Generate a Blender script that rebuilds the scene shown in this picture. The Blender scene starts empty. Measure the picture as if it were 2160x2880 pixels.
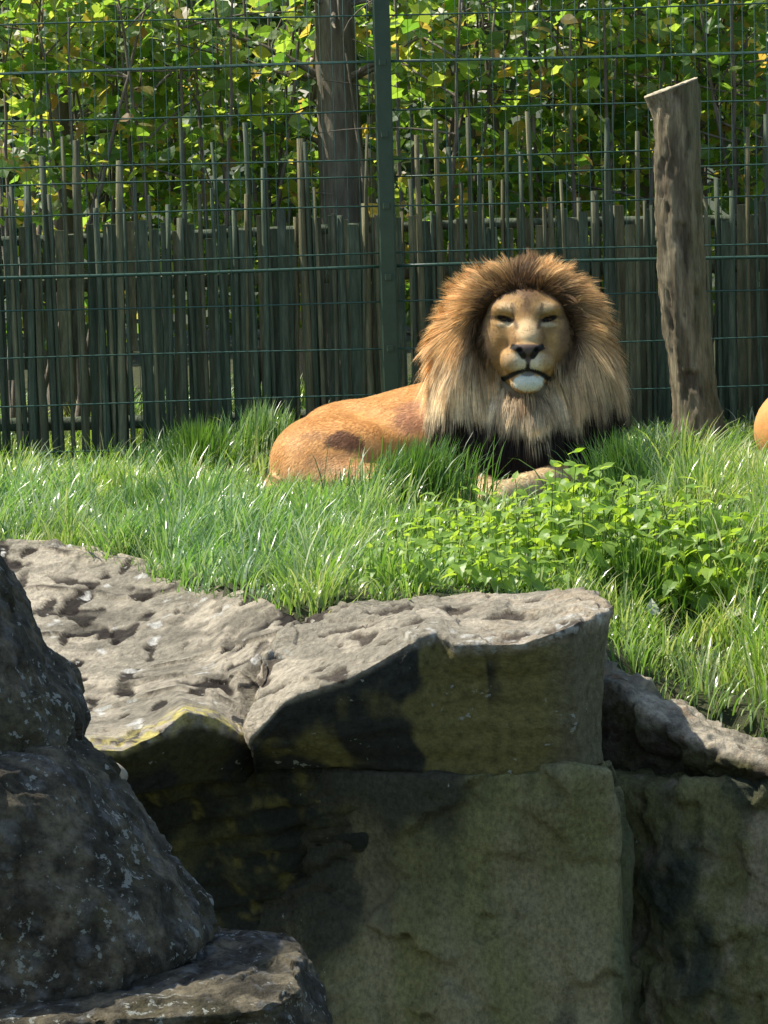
import bpy, math, random
import numpy as np
from mathutils import Vector, Matrix

rng = np.random.default_rng(7)
random.seed(7)
scene = bpy.context.scene
col = scene.collection

# ------------------------------------------------------------------ camera
CAM = np.array([0.0, -14.0, 1.6])
FPX = 10500.0                                   # focal length in photo pixels (2160 x 2880)
PITCH, ROLL = math.radians(6.8), math.radians(1.6)
f0 = np.array([0, math.cos(PITCH), -math.sin(PITCH)])
r0 = np.array([1.0, 0, 0]); u0 = np.array([0, math.sin(PITCH), math.cos(PITCH)])
RIGHT = r0 * math.cos(ROLL) - u0 * math.sin(ROLL)
UP = r0 * math.sin(ROLL) + u0 * math.cos(ROLL)
cd = bpy.data.cameras.new('camera'); cam = bpy.data.objects.new('camera', cd); col.objects.link(cam)
M = Matrix.Identity(4)
for i in range(3):
    M[i][0], M[i][1], M[i][2], M[i][3] = RIGHT[i], UP[i], -f0[i], CAM[i]
cam.matrix_world = M
cd.sensor_fit = 'VERTICAL'; cd.sensor_height = 24.0; cd.lens = 24.0 * FPX / 2880.0
cd.clip_start = 0.1; cd.clip_end = 2000
scene.camera = cam

# ------------------------------------------------------------------ world, sun, exposure
SUN = np.array([-0.55, 0.14, 0.82]); SUN /= np.linalg.norm(SUN)
w = bpy.data.worlds.new('World'); scene.world = w; w.use_nodes = True
nt = w.node_tree; nt.nodes.clear()
sky = nt.nodes.new('ShaderNodeTexSky'); sky.sky_type = 'NISHITA'; sky.sun_disc = False
sky.sun_elevation = math.asin(SUN[2]); sky.sun_rotation = math.atan2(SUN[0], SUN[1])
bg = nt.nodes.new('ShaderNodeBackground'); bg.inputs['Strength'].default_value = 0.14
out = nt.nodes.new('ShaderNodeOutputWorld')
nt.links.new(sky.outputs[0], bg.inputs[0]); nt.links.new(bg.outputs[0], out.inputs[0])
sl = bpy.data.lights.new('sun', 'SUN'); sl.energy = 4.6; sl.angle = math.radians(0.53); sl.color = (1.0, 0.94, 0.84)
so = bpy.data.objects.new('sun', sl); col.objects.link(so)
so.rotation_euler = Vector(SUN).to_track_quat('Z', 'Y').to_euler(); so.location = (-6, 4, 10)
scene.view_settings.view_transform = 'Standard'; scene.view_settings.look = 'None'
scene.view_settings.exposure = 0.9; scene.view_settings.gamma = 1.0
scene.render.engine = 'CYCLES'
scene.cycles.max_bounces = 6; scene.cycles.transparent_max_bounces = 6
scene.cycles.use_denoising = True

# ------------------------------------------------------------------ pixel -> world
def P(px, py, Y):
    d = f0 + RIGHT * ((px - 1080) / FPX) - UP * ((py - 1440) / FPX)
    return CAM + d * ((Y - CAM[1]) / d[1])
K = 2160 / 1659.0
def Q(dx, dy, Y): return P(dx * K, dy * K, Y)

# ------------------------------------------------------------------ numpy noise
_perm = np.random.default_rng(3).permutation(256); _perm = np.concatenate([_perm, _perm, _perm])
_g = np.random.default_rng(4).normal(size=(256, 3)); _g /= np.linalg.norm(_g, axis=1)[:, None]
def noise(p):
    p = np.asarray(p, float); i = np.floor(p).astype(int); f = p - i; i &= 255
    u = f * f * f * (f * (f * 6 - 15) + 10); r = 0
    for dx in (0, 1):
        for dy in (0, 1):
            for dz in (0, 1):
                h = _perm[_perm[_perm[i[..., 0] + dx] + i[..., 1] + dy] + i[..., 2] + dz] & 255
                dot = ((f - np.array([dx, dy, dz])) * _g[h]).sum(-1)
                wgt = (u[..., 0] if dx else 1 - u[..., 0]) * (u[..., 1] if dy else 1 - u[..., 1]) * (u[..., 2] if dz else 1 - u[..., 2])
                r = r + dot * wgt
    return r * 1.5
def fbm(p, o=4, lac=2.1, g=0.5):
    a, s, t = 1.0, 0, 0; p = np.asarray(p, float)
    for k in range(o):
        s = s + a * noise(p + 17.3 * k); t += a; a *= g; p = p * lac
    return s / t * 1.6
def sst(x, a=0.0, b=1.0):
    t = np.clip((np.asarray(x, float) - a) / (b - a), 0, 1); return t * t * (3 - 2 * t)
def nrm(v): return v / np.maximum(np.linalg.norm(v, axis=-1, keepdims=True), 1e-9)
def mix(a, b, t): t = np.asarray(t)[..., None]; return np.asarray(a) * (1 - t) + np.asarray(b) * t

# ------------------------------------------------------------------ mesh + object helpers
def mesh(name, verts, quads=None, tris=None, cols=None, smooth=True):
    me = bpy.data.meshes.new(name); verts = np.asarray(verts, np.float32).reshape(-1, 3)
    q = np.zeros((0, 4), np.int32) if quads is None else np.asarray(quads, np.int32).reshape(-1, 4)
    t = np.zeros((0, 3), np.int32) if tris is None else np.asarray(tris, np.int32).reshape(-1, 3)
    me.vertices.add(len(verts)); me.vertices.foreach_set('co', verts.ravel())
    lt = np.concatenate([np.full(len(q), 4, np.int32), np.full(len(t), 3, np.int32)])
    loops = np.concatenate([q.ravel(), t.ravel()]).astype(np.int32)
    me.loops.add(len(loops)); me.loops.foreach_set('vertex_index', loops)
    me.polygons.add(len(lt))
    ls = np.concatenate([[0], np.cumsum(lt)[:-1]]).astype(np.int32) if len(lt) else lt
    me.polygons.foreach_set('loop_start', ls)
    me.polygons.foreach_set('use_smooth', np.full(len(lt), smooth))
    if cols is not None:
        a = me.color_attributes.new('col', 'FLOAT_COLOR', 'POINT')
        c = np.ones((len(verts), 4), np.float32); c[:, :3] = np.asarray(cols).reshape(-1, 3); a.data.foreach_set('color', c.ravel())
    me.update(calc_edges=True)
    return me
def link(name, data, mat=None, parent=None, loc=None):
    o = bpy.data.objects.new(name, data); col.objects.link(o)
    if mat is not None and data is not None and len(data.materials) == 0: data.materials.append(mat)
    if parent is not None: o.parent = parent
    if loc is not None: o.location = loc
    return o
def tag(o, label=None, cat=None, group=None, kind=None):
    for k, v in (('label', label), ('category', cat), ('group', group), ('kind', kind)):
        if v: o[k] = v
    return o
def empty(name, loc, label=None, cat=None, group=None):
    o = bpy.data.objects.new(name, None); col.objects.link(o); o.location = tuple(loc); o.empty_display_size = 0.1
    return tag(o, label, cat, group)
def grid_quads(nu, nv, wrap=False):
    i = np.arange(nu if wrap else nu - 1); j = np.arange(nv - 1); I, J = np.meshgrid(i, j, indexing='ij')
    I2 = (I + 1) % nu
    return np.stack([I * nv + J, I2 * nv + J, I2 * nv + J + 1, I * nv + J + 1], -1).reshape(-1, 4)
def tube(path, rad, sides=8, cap=True, jit=0.0):
    path = np.asarray(path, float); n = len(path); rad = np.broadcast_to(np.asarray(rad, float), (n,))
    T = nrm(np.gradient(path, axis=0)); ref = np.array([0.0, 1.0, 0]) if abs(T[0, 1]) < 0.8 else np.array([1.0, 0, 0])
    A = nrm(np.cross(T, ref)); B = np.cross(T, A); th = np.arange(sides) * 2 * math.pi / sides
    rr = rad[:, None] * (1 + (jit * rng.normal(size=(n, sides)) if jit else 0))
    V = path[:, None] + (A[:, None] * np.cos(th)[None, :, None] + B[:, None] * np.sin(th)[None, :, None]) * rr[..., None]
    I, J = np.meshgrid(np.arange(n - 1), np.arange(sides), indexing='ij'); J2 = (J + 1) % sides
    q = np.stack([I * sides + J, (I + 1) * sides + J, (I + 1) * sides + J2, I * sides + J2], -1).reshape(-1, 4)
    V = V.reshape(-1, 3); tr = None
    if cap:
        c0, c1 = len(V), len(V) + 1; V = np.vstack([V, path[0], path[-1]]); j = np.arange(sides); k = (j + 1) % sides
        tr = np.vstack([np.stack([j, k, np.full(sides, c0)], -1), np.stack([(n - 1) * sides + k, (n - 1) * sides + j, np.full(sides, c1)], -1)])
    return V, q, tr
class Acc:                                       # collects pieces of one part
    def __init__(s): s.v, s.q, s.t, s.n = [], [], [], 0
    def add(s, V, q, t=None):
        s.v.append(V)
        if q is not None: s.q.append(q + s.n)
        if t is not None: s.t.append(t + s.n)
        s.n += len(V)
    def mesh(s, name, smooth=True): return mesh(name, np.vstack(s.v), np.vstack(s.q) if s.q else None, np.vstack(s.t) if s.t else None, smooth=smooth)
def strips(Pc, W, S, cols=None):
    n, L = Pc.shape[:2]
    V = np.stack([Pc - S * W[..., None], Pc + S * W[..., None]], 2).reshape(-1, 3)
    b = (np.arange(n) * L * 2)[:, None] + (np.arange(L - 1) * 2)[None]
    q = np.stack([b, b + 1, b + 3, b + 2], -1).reshape(-1, 4)
    c = None if cols is None else np.repeat(cols.reshape(-1, 3), 2, axis=0)
    return V, q, c

# ------------------------------------------------------------------ materials
def mat(name):
    m = bpy.data.materials.new(name); m.use_nodes = True; m.node_tree.nodes.clear(); return m, m.node_tree
def N(t, kind, **kw):
    n = t.nodes.new(kind)
    for k, v in kw.items():
        if k in n.inputs: n.inputs[k].default_value = v
        else: setattr(n, k, v)
    return n
def ramp(t, fac, stops):
    n = t.nodes.new('ShaderNodeValToRGB'); e = n.color_ramp.elements
    while len(e) < len(stops): e.new(0.5)
    for x, (p, c) in zip(e, stops): x.position = p; x.color = (*c, 1)
    t.links.new(fac, n.inputs[0]); return n.outputs[0]
def mixc(t, fac, a, b, mode='MIX'):
    n = t.nodes.new('ShaderNodeMix'); n.data_type = 'RGBA'; n.blend_type = mode
    for s, v in ((n.inputs[0], fac), (n.inputs[6], a), (n.inputs[7], b)):
        if hasattr(v, 'is_output'): t.links.new(v, s)
        else: s.default_value = v if not isinstance(v, tuple) else (*v, 1)
    return n.outputs[2]
def coords(t, scale=(1, 1, 1)):
    c = N(t, 'ShaderNodeTexCoord'); m = N(t, 'ShaderNodeMapping'); m.inputs['Scale'].default_value = scale
    t.links.new(c.outputs['Object'], m.inputs[0]); return m.outputs[0]
def tnoise(t, vec, scale, detail=5, rough=0.6):
    n = N(t, 'ShaderNodeTexNoise'); n.inputs['Scale'].default_value = scale; n.inputs['Detail'].default_value = detail
    n.inputs['Roughness'].default_value = rough; t.links.new(vec, n.inputs['Vector']); return n.outputs['Fac']
def finish(t, color, rough=0.8, spec=0.3, bump=None, bstr=0.4, bdist=0.01, trans=None, tcol=None):
    b = N(t, 'ShaderNodeBsdfPrincipled'); b.inputs['Roughness'].default_value = rough; b.inputs['Specular IOR Level'].default_value = spec
    if hasattr(color, 'is_output'): t.links.new(color, b.inputs['Base Color'])
    else: b.inputs['Base Color'].default_value = (*color, 1)
    if bump is not None:
        bn = N(t, 'ShaderNodeBump'); bn.inputs['Strength'].default_value = bstr; bn.inputs['Distance'].default_value = bdist
        t.links.new(bump, bn.inputs['Height']); t.links.new(bn.outputs[0], b.inputs['Normal'])
    o = N(t, 'ShaderNodeOutputMaterial'); sh = b.outputs[0]
    if trans:
        tr = N(t, 'ShaderNodeBsdfTranslucent'); mx = N(t, 'ShaderNodeMixShader'); mx.inputs[0].default_value = trans
        if hasattr(tcol, 'is_output'): t.links.new(tcol, tr.inputs[0])
        else: tr.inputs[0].default_value = (*tcol, 1)
        t.links.new(b.outputs[0], mx.inputs[1]); t.links.new(tr.outputs[0], mx.inputs[2]); sh = mx.outputs[0]
    t.links.new(sh, o.inputs[0]); return b
def leafmat(name, stops, tstops, trans=0.5, rough=0.4, spec=0.5, patch=0):
    m, t = mat(name); g = N(t, 'ShaderNodeNewGeometry'); oi = N(t, 'ShaderNodeObjectInfo')
    ad = N(t, 'ShaderNodeMath', operation='ADD'); t.links.new(g.outputs['Random Per Island'], ad.inputs[0]); t.links.new(oi.outputs['Random'], ad.inputs[1])
    fr = N(t, 'ShaderNodeMath', operation='FRACT'); t.links.new(ad.outputs[0], fr.inputs[0])
    a = ramp(t, fr.outputs[0], stops); b = ramp(t, fr.outputs[0], tstops)
    if patch:
        n1 = tnoise(t, coords(t), 2.2, 3, 0.6); k = ramp(t, n1, [(0.46, (0, 0, 0)), (0.62, (1, 1, 1))]); k2 = ramp(t, fr.outputs[0], [(0.35, (0, 0, 0)), (0.55, (patch,) * 3)])
        kk = N(t, 'ShaderNodeMath', operation='MULTIPLY'); t.links.new(k, kk.inputs[0]); t.links.new(k2, kk.inputs[1]); a = mixc(t, kk.outputs[0], a, (0.40, 0.47, 0.33))  # silvery blend paints the sheen of bent blades into the colour
        n2 = tnoise(t, coords(t), 1.1, 2, 0.5); k3 = ramp(t, n2, [(0.4, (0.82, 0.92, 0.9)), (0.62, (1.25, 1.1, 0.8))]); a = mixc(t, 1.0, a, k3, 'MULTIPLY'); b = mixc(t, 1.0, b, k3, 'MULTIPLY')
    finish(t, a, rough, spec, trans=trans, tcol=b); return m
def attrmat(name, rough=0.8, spec=0.2, nscale=60, namt=0.5, bscale=None, bstr=0.5, bdist=0.01, vec=(1, 1, 1), trans=None, lichen=0, lth=0.92):
    m, t = mat(name); a = N(t, 'ShaderNodeAttribute', attribute_name='col'); v = coords(t, vec)
    n1 = tnoise(t, v, nscale, 6, 0.7)
    r = ramp(t, n1, [(0.25, (1 - namt,) * 3), (0.5, (1.0,) * 3), (0.78, (1 + namt,) * 3)])
    c = mixc(t, 1.0, a.outputs['Color'], r, 'MULTIPLY'); bump = None
    if lichen:
        n2 = tnoise(t, v, 4.5, 3); n3 = tnoise(t, v, lichen, 4, 0.62)
        sm = N(t, 'ShaderNodeMath', operation='MULTIPLY_ADD'); t.links.new(n2, sm.inputs[0]); sm.inputs[1].default_value = 0.42; t.links.new(n3, sm.inputs[2])
        k = ramp(t, sm.outputs[0], [(lth, (0, 0, 0)), (lth + 0.03, (0.85,) * 3)])
        c = mixc(t, k, c, (0.42, 0.43, 0.36))
    if bscale:
        bump = tnoise(t, v, bscale, 8, 0.72)
    finish(t, c, rough, spec, bump, bstr, bdist, trans, c if trans else None); return m

def flat(name, stops, scale, vec=(1, 1, 1), rough=0.8, spec=0.25, bstr=0.4, bdist=0.006, island=0.0, hue=False):
    m, t = mat(name); v = coords(t, vec); n1 = tnoise(t, v, scale, 7, 0.68); c = ramp(t, n1, stops)
    if hue:
        oi = N(t, 'ShaderNodeObjectInfo'); c = mixc(t, 1.0, c, ramp(t, oi.outputs['Random'], [(0.0, (0.85, 1.0, 0.95)), (0.45, (0.75, 0.8, 0.75)), (0.75, (1.35, 1.1, 0.85)), (1.0, (1.7, 1.5, 1.25))]), 'MULTIPLY')
    if island:
        oi = N(t, 'ShaderNodeObjectInfo'); r = ramp(t, oi.outputs['Random'], [(0, (1 - island,) * 3), (1, (1 + island,) * 3)])
        c = mixc(t, 1.0, c, r, 'MULTIPLY')
    finish(t, c, rough, spec, n1, bstr, bdist); return m

M_rock = attrmat('weathered_rock', 0.9, 0.15, 38, 0.6, 60, 1.0, 0.03, lichen=34, lth=0.90)
M_rock_dark = attrmat('dark_lichen_rock', 0.9, 0.2, 50, 0.8, 55, 1.0, 0.04, lichen=44, lth=0.83)
M_wall = attrmat('algae_wall', 0.85, 0.2, 75, 0.6, 70, 1.0, 0.02, vec=(1, 1, 0.7), lichen=36, lth=0.97)
M_ground = flat('soil_and_turf', [(0.3, (0.022, 0.026, 0.010)), (0.55, (0.045, 0.052, 0.016)), (0.75, (0.075, 0.058, 0.03))], 22, bstr=1.0, bdist=0.02)
M_grass = leafmat('grass_blade', [(0, (0.075, 0.155, 0.028)), (0.45, (0.14, 0.245, 0.048)), (0.78, (0.21, 0.305, 0.08)), (0.88, (0.40, 0.46, 0.27)), (1, (0.55, 0.57, 0.38))],
                  [(0, (0.20, 0.40, 0.05)), (0.6, (0.34, 0.54, 0.08)), (1, (0.50, 0.56, 0.20))], 0.42, 0.26, 0.8, patch=0.95)
M_tuft = leafmat('tuft_blade', [(0, (0.035, 0.09, 0.015)), (0.6, (0.06, 0.14, 0.02)), (1, (0.11, 0.18, 0.035))],
                 [(0, (0.09, 0.22, 0.02)), (1, (0.20, 0.36, 0.04))], 0.42, 0.36, 0.5)
M_nettle = leafmat('nettle_leaf', [(0, (0.13, 0.23, 0.03)), (0.6, (0.18, 0.29, 0.045)), (1, (0.22, 0.32, 0.055))],
                   [(0, (0.36, 0.58, 0.03)), (1, (0.56, 0.72, 0.07))], 0.45, 0.42, 0.4)
M_leaf = leafmat('tree_leaf', [(0, (0.04, 0.09, 0.016)), (0.5, (0.07, 0.135, 0.024)), (0.85, (0.12, 0.17, 0.035)), (1, (0.24, 0.14, 0.04))],
                 [(0, (0.16, 0.34, 0.03)), (0.45, (0.36, 0.56, 0.05)), (0.80, (0.58, 0.66, 0.08)), (0.97, (0.75, 0.52, 0.08)), (1, (0.7, 0.38, 0.06))], 0.6, 0.4, 0.5)
M_far = leafmat('shaded_wood_leaf', [(0, (0.02, 0.045, 0.01)), (1, (0.06, 0.09, 0.02))], [(0, (0.06, 0.12, 0.012)), (1, (0.16, 0.22, 0.03))], 0.4, 0.6, 0.2)
M_stem = flat('green_stem', [(0.3, (0.06, 0.10, 0.02)), (0.7, (0.10, 0.13, 0.03))], 30)
M_bark = flat('dark_bark', [(0.25, (0.06, 0.05, 0.036)), (0.5, (0.15, 0.125, 0.09)), (0.75, (0.26, 0.225, 0.17))], 14, (2.5, 2.5, 0.4), bstr=0.8, bdist=0.02)
M_stake = flat('weathered_paling', [(0.25, (0.030, 0.037, 0.023)), (0.5, (0.088, 0.10, 0.064)), (0.78, (0.20, 0.20, 0.135))], 9, (6, 6, 0.7), bstr=0.9, bdist=0.01, hue=True)
M_wire = flat('green_coated_steel', [(0.3, (0.016, 0.05, 0.034)), (0.7, (0.03, 0.075, 0.052))], 12, rough=0.45, spec=0.45, bstr=0.05)
M_post = flat('green_post_paint', [(0.3, (0.02, 0.042, 0.02)), (0.7, (0.034, 0.062, 0.03))], 18, rough=0.5, spec=0.4, bstr=0.1)
M_cut = flat('cut_wood', [(0.3, (0.30, 0.25, 0.16)), (0.7, (0.46, 0.39, 0.26))], 20, rough=0.8)
M_deadleaf = flat('bleached_leaf', [(0.3, (0.26, 0.28, 0.18)), (0.7, (0.42, 0.43, 0.32))], 30)
M_coat = attrmat('lion_coat', 0.75, 0.25, 70, 0.18, 160, 0.35, 0.004)
M_fur = attrmat('lion_fur', 0.6, 0.3, 60, 0.15, trans=0.15)
M_mane = attrmat('lion_mane', 0.6, 0.2, 45, 0.25, trans=0.35)
m_, t_ = mat('wet_eye'); finish(t_, (0.06, 0.03, 0.010), 0.5, 0.08); M_eye = m_

# ------------------------------------------------------------------ ground
def yedge(x): return np.interp(x, [-1.6, -1.25, -0.95, -0.6, -0.27, 0.05, 0.6, 0.75, 1.2, 2.2], [-1.45, -1.55, -1.8, -2.35, -2.88, -2.9, -2.78, -2.68, -3.0, -3.5])
def zg(x, y):
    x = np.asarray(x, float); y = np.asarray(y, float); x, y = np.broadcast_arrays(x, y)
    p = np.stack([x, y, 0 * x], -1)
    z = 0.035 * fbm(p * 1.3, 3)
    z = z - 0.36 * sst((-1.2 - y) / 1.7) * sst((x - 0.25) / 0.75)
    z = z - 0.05 * sst((-x - 0.55) / 0.7) * sst((y + 0.5) / 1.5)
    e = yedge(x)
    z = z - 1.75 * sst((e + 0.03 - y) / 0.42)
    return z
def geo(a, b, step, far, n):
    mid = np.arange(a, b + 1e-6, step); g = np.geomspace(step * 1.5, far, n)
    return np.concatenate([a - g[::-1], mid, b + g])
gx = geo(-2.6, 2.8, 0.06, 180, 26); gy = geo(-6.5, 7.0, 0.06, 180, 26)
GX, GY = np.meshgrid(gx, gy, indexing='ij')
gv = np.stack([GX, GY, zg(GX, GY)], -1)
g_o = link('ground', mesh('ground', gv, grid_quads(len(gx), len(gy))), M_ground); tag(g_o, kind='structure')
def gp(px, py):                                  # pixel -> point on the ground
    d = f0 + RIGHT * ((px - 1080) / FPX) - UP * ((py - 1440) / FPX)
    t = np.linspace(9, 22, 1400); pts = CAM + d * t[:, None]; h = pts[:, 2] - zg(pts[:, 0], pts[:, 1])
    i = np.argmax(h < 0); return pts[i]

# ------------------------------------------------------------------ rocks
def resample(pts, n):
    pts = np.asarray(pts, float)                 # (k, m, 3): along axis 0
    d = np.linalg.norm(np.diff(pts, axis=0), axis=-1).mean(-1); s = np.concatenate([[0], np.cumsum(d)]); s /= s[-1]
    u = np.linspace(0, 1, n); i = np.clip(np.searchsorted(s, u, side='right') - 1, 0, len(s) - 2)
    f = ((u - s[i]) / np.maximum(s[i + 1] - s[i], 1e-9))[:, None, None]
    return pts[i] * (1 - f) + pts[i + 1] * f, s
def loft(cols, res=0.008, smooth=4, close=0.5, drop=((0.5, 0.45), (0.5, 0.45)), back=(0.25, 0.6), wrap=False):
    C = np.array([[Q(*k) for k in c] for c in cols])           # (ncol, nrow, 3)
    if close:
        a, b = C[0].copy(), C[-1].copy(); a[:, 1] += drop[0][0]; b[:, 1] += drop[1][0]; a[:, 2] -= drop[0][1]; b[:, 2] -= drop[1][1]; C = np.concatenate([[a], C, [b]])
    if back:
        r = C[:, 0].copy(); r[:, 1] += back[0]; r[:, 2] -= back[1]; e = C[:, -1].copy(); e[:, 1] += back[0]
        C = np.concatenate([r[:, None], C, e[:, None]], 1)
    lu = np.linalg.norm(np.diff(C, axis=0), axis=-1).mean(1).sum(); lv = np.linalg.norm(np.diff(C, axis=1), axis=-1).mean(0).sum()
    nu, nv = max(int(lu / res), 8), max(int(lv / res), 8)
    A, su = resample(C, nu); B, sv = resample(np.swapaxes(A, 0, 1), nv); G = np.swapaxes(B, 0, 1)
    for _ in range(smooth):
        G[1:-1] = 0.5 * G[1:-1] + 0.25 * (G[:-2] + G[2:]); G[:, 1:-1] = 0.5 * G[:, 1:-1] + 0.25 * (G[:, :-2] + G[:, 2:])
    return G, sv
def gnormal(G):
    n = np.cross(np.gradient(G, axis=0), np.gradient(G, axis=1)); return nrm(n)
def ring_loft(rows, depth, res=0.01, smooth=5, Y=-5.4, sect=2.6, left=None, leanY=0.0):
    # rows: (dy, x_left, x_right) in display px; superellipse sections stacked from top to bottom
    R = np.array(rows, float); n = 72; th = np.linspace(0, 2 * math.pi, n, endpoint=False); out = []
    for k, (dy, xl, xr) in enumerate(R):
        yy = Y + leanY * (k / (len(R) - 1)); a = Q(xl, dy, yy); b = Q(xr, dy, yy); c = (a + b) / 2; h = np.linalg.norm(b - a) / 2
        cs, sn = np.cos(th), np.sin(th); e = 2 / sect
        dd = depth * min(1, h / 0.2)
        out.append(np.stack([c[0] + h * np.sign(cs) * abs(cs) ** e, c[1] + dd * np.sign(sn) * abs(sn) ** e, np.full(n, c[2])], -1))
    C = np.array(out); L = np.linalg.norm(np.diff(C.mean(1), axis=0), axis=-1).sum()
    G, _ = resample(C, max(int(L / res), 12)); ncirc = max(int(2 * math.pi * depth / res), 72)
    Gw = np.concatenate([G, G[:, :1]], 1); B, _ = resample(np.swapaxes(Gw, 0, 1), ncirc + 1); G = B[:-1]   # (ncirc, nrow, 3)
    for _ in range(smooth):
        G = 0.5 * G + 0.25 * (np.roll(G, 1, 0) + np.roll(G, -1, 0)); G[:, 1:-1] = 0.5 * G[:, 1:-1] + 0.25 * (G[:, :-2] + G[:, 2:])
    top = G[:, :1].mean(0, keepdims=True).repeat(len(G), 0) * np.array([1, 1, 1]); G = np.concatenate([top * 0.98 + G[:, :1] * 0.02, G], 1)
    return G
def ridged(p, o=4): return 1 - 2 * np.abs(fbm(p, o))
def facet(p, cell, slope, seed=1, warp=0.03):
    rg = np.random.default_rng(seed); q_ = p.reshape(-1, 3) + warp * np.stack([fbm(p.reshape(-1, 3) * 6 + 9 * k, 2) for k in range(3)], -1); lo, hi = q_.min(0), q_.max(0)
    ns = int(np.clip(np.prod(np.maximum(hi - lo, cell)) / cell ** 3 * 1.0, 20, 500)); sd = rg.uniform(lo, hi, (ns, 3)); dr = rg.normal(size=(ns, 3)); dr /= np.linalg.norm(dr, axis=1)[:, None]
    idx = np.concatenate([np.argmin(((q_[a:a + 4000, None] - sd[None]) ** 2).sum(-1), 1) for a in range(0, len(q_), 4000)])
    return (((q_ - sd[idx]) * dr[idx]).sum(-1) * slope + 0.12 * slope * cell * np.sin(idx * 7.1)).reshape(p.shape[:-1])
def rock_obj(name, G, c, m, label, wrap=False, group=None):
    o = link(name, mesh(name, G, grid_quads(G.shape[0], G.shape[1], wrap), cols=c), m)
    tag(o, label, 'rock', group); return o
def recenter(o):                                 # origin to the middle of the base
    me = o.data; co = np.empty(len(me.vertices) * 3, np.float32); me.vertices.foreach_get('co', co); co = co.reshape(-1, 3)
    b = np.array([co[:, 0].mean(), co[:, 1].mean(), co[:, 2].min()], np.float32); me.vertices.foreach_set('co', (co - b).ravel()); o.location = b.tolist(); me.update()

def dy_lin(rows, y0, y1): return [(x, y, y0 + (y1 - y0) * k / (len(rows) - 1)) for k, (x, y) in enumerate(rows)]
def P_C(c, i): return i

GREY = np.array([0.31, 0.275, 0.20]); TAN = np.array([0.49, 0.425, 0.31]); DIRT_SHADE = np.array([0.10, 0.065, 0.045])
MOSS = np.array([0.56, 0.48, 0.15]); OLIVE = np.array([0.108, 0.102, 0.040]); BLACK = np.array([0.035, 0.036, 0.03])

# --- pitted slab at the left
cB = []
for back, rows, lip, u1, u2, yb, yl in [
    ((-90, 1150), [(-90, 1290), (-60, 1420), (0, 1530)], (40, 1650), (60, 1690), (90, 1760), -1.45, -3.85),
    ((0, 1163), [(40, 1290), (90, 1420), (140, 1530)], (178, 1616), (198, 1650), (225, 1720), -1.5, -3.78),
    ((130, 1166), [(160, 1290), (190, 1420), (220, 1530)], (262, 1620), (280, 1650), (300, 1720), -1.6, -3.76),
    ((230, 1188), [(250, 1300), (280, 1420), (305, 1505)], (340, 1585), (352, 1625), (380, 1700), -1.75, -3.72),
    ((330, 1214), [(340, 1310), (360, 1420), (382, 1482)], (400, 1536), (420, 1600), (440, 1690), -1.95, -3.68),
    ((450, 1243), [(440, 1330), (440, 1420), (450, 1490)], (462, 1550), (470, 1610), (480, 1690), -2.25, -3.64),
    ((550, 1277), [(515, 1350), (478, 1435), (490, 1510)], (512, 1582), (515, 1625), (520, 1690), -2.6, -3.58),
    ((650, 1333), [(575, 1390), (510, 1462), (520, 1530)], (545, 1600), (548, 1640), (550, 1690), -3.0, -3.5)]:
    ys = np.linspace(yb, yl, 5)
    c = [(back[0], back[1], ys[0])] + [(a, b, y) for (a, b), y in zip(rows, ys[1:4])] + [(*lip, yl), (u1[0], u1[1], yl + 0.035), (u2[0], u2[1], yl + 0.16)]
    cB.append(c)
cB.append([(760, 1360, -3.05), (690, 1450, -3.1), (660, 1500, -3.2), (650, 1560, -3.25), (650, 1620, -3.3), (650, 1650, -3.3), (650, 1690, -3.25)])
G, sv = loft(cB, 0.007, 2)
n = gnormal(G); n *= np.sign(n[G.shape[0] // 2, G.shape[1] // 3, 2])
vv = np.linspace(0, 1, G.shape[1])[None, :] + np.zeros(G.shape[:2]); lipv = sv[5]
pq = G * np.array([1, 0.75, 1.6])
flow = np.stack([G[..., 0] * 0.9 + G[..., 1] * 0.45, G[..., 1] * 0.8 - G[..., 0] * 0.5, G[..., 2] * 2], -1)
al = G[..., 0] * 0.8 - G[..., 1] * 0.25; ac_ = -G[..., 1] * 0.75 - G[..., 0] * 0.35; st = np.stack([al, ac_, 0 * al], -1)
d = 0.012 * fbm(st * np.array([1.5, 1.5, 1]), 2) + 0.0018 * fbm(G * 30, 3) + facet(G, 0.3, 0.025, 5)
hl = ac_ * 4.2 + 0.9 * fbm(st * np.array([1.3, 2.0, 1]) + 3, 3); saw = hl - np.floor(hl); d = d + 0.011 * saw ** 4 * sst(fbm(st * np.array([2.2, 1.5, 1]) + 4, 2), -0.25, 0.2)
hl2 = ac_ * 13 + 1.2 * fbm(st * np.array([2.5, 5, 1]) + 3, 3); d = d + 0.002 * (hl2 - np.floor(hl2)) ** 2
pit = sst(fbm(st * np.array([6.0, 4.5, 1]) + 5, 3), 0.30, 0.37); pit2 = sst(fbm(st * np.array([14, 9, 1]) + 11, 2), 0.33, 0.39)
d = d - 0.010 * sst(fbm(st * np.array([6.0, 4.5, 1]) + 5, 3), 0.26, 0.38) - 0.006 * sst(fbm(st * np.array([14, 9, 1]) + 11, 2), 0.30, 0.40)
topw = sst((lipv - vv) / 0.03, -1, 1); d = d * (0.35 + 0.65 * topw)
G2 = G + n * d[..., None]
c = mix(GREY, TAN, sst(fbm(flow * 3, 4), -0.35, 0.45)); c = mix(c, GREY * 0.55, 0.7 * sst(fbm(flow * np.array([3, 9, 4.]) + 3, 4), 0.12, 0.5))
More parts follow.
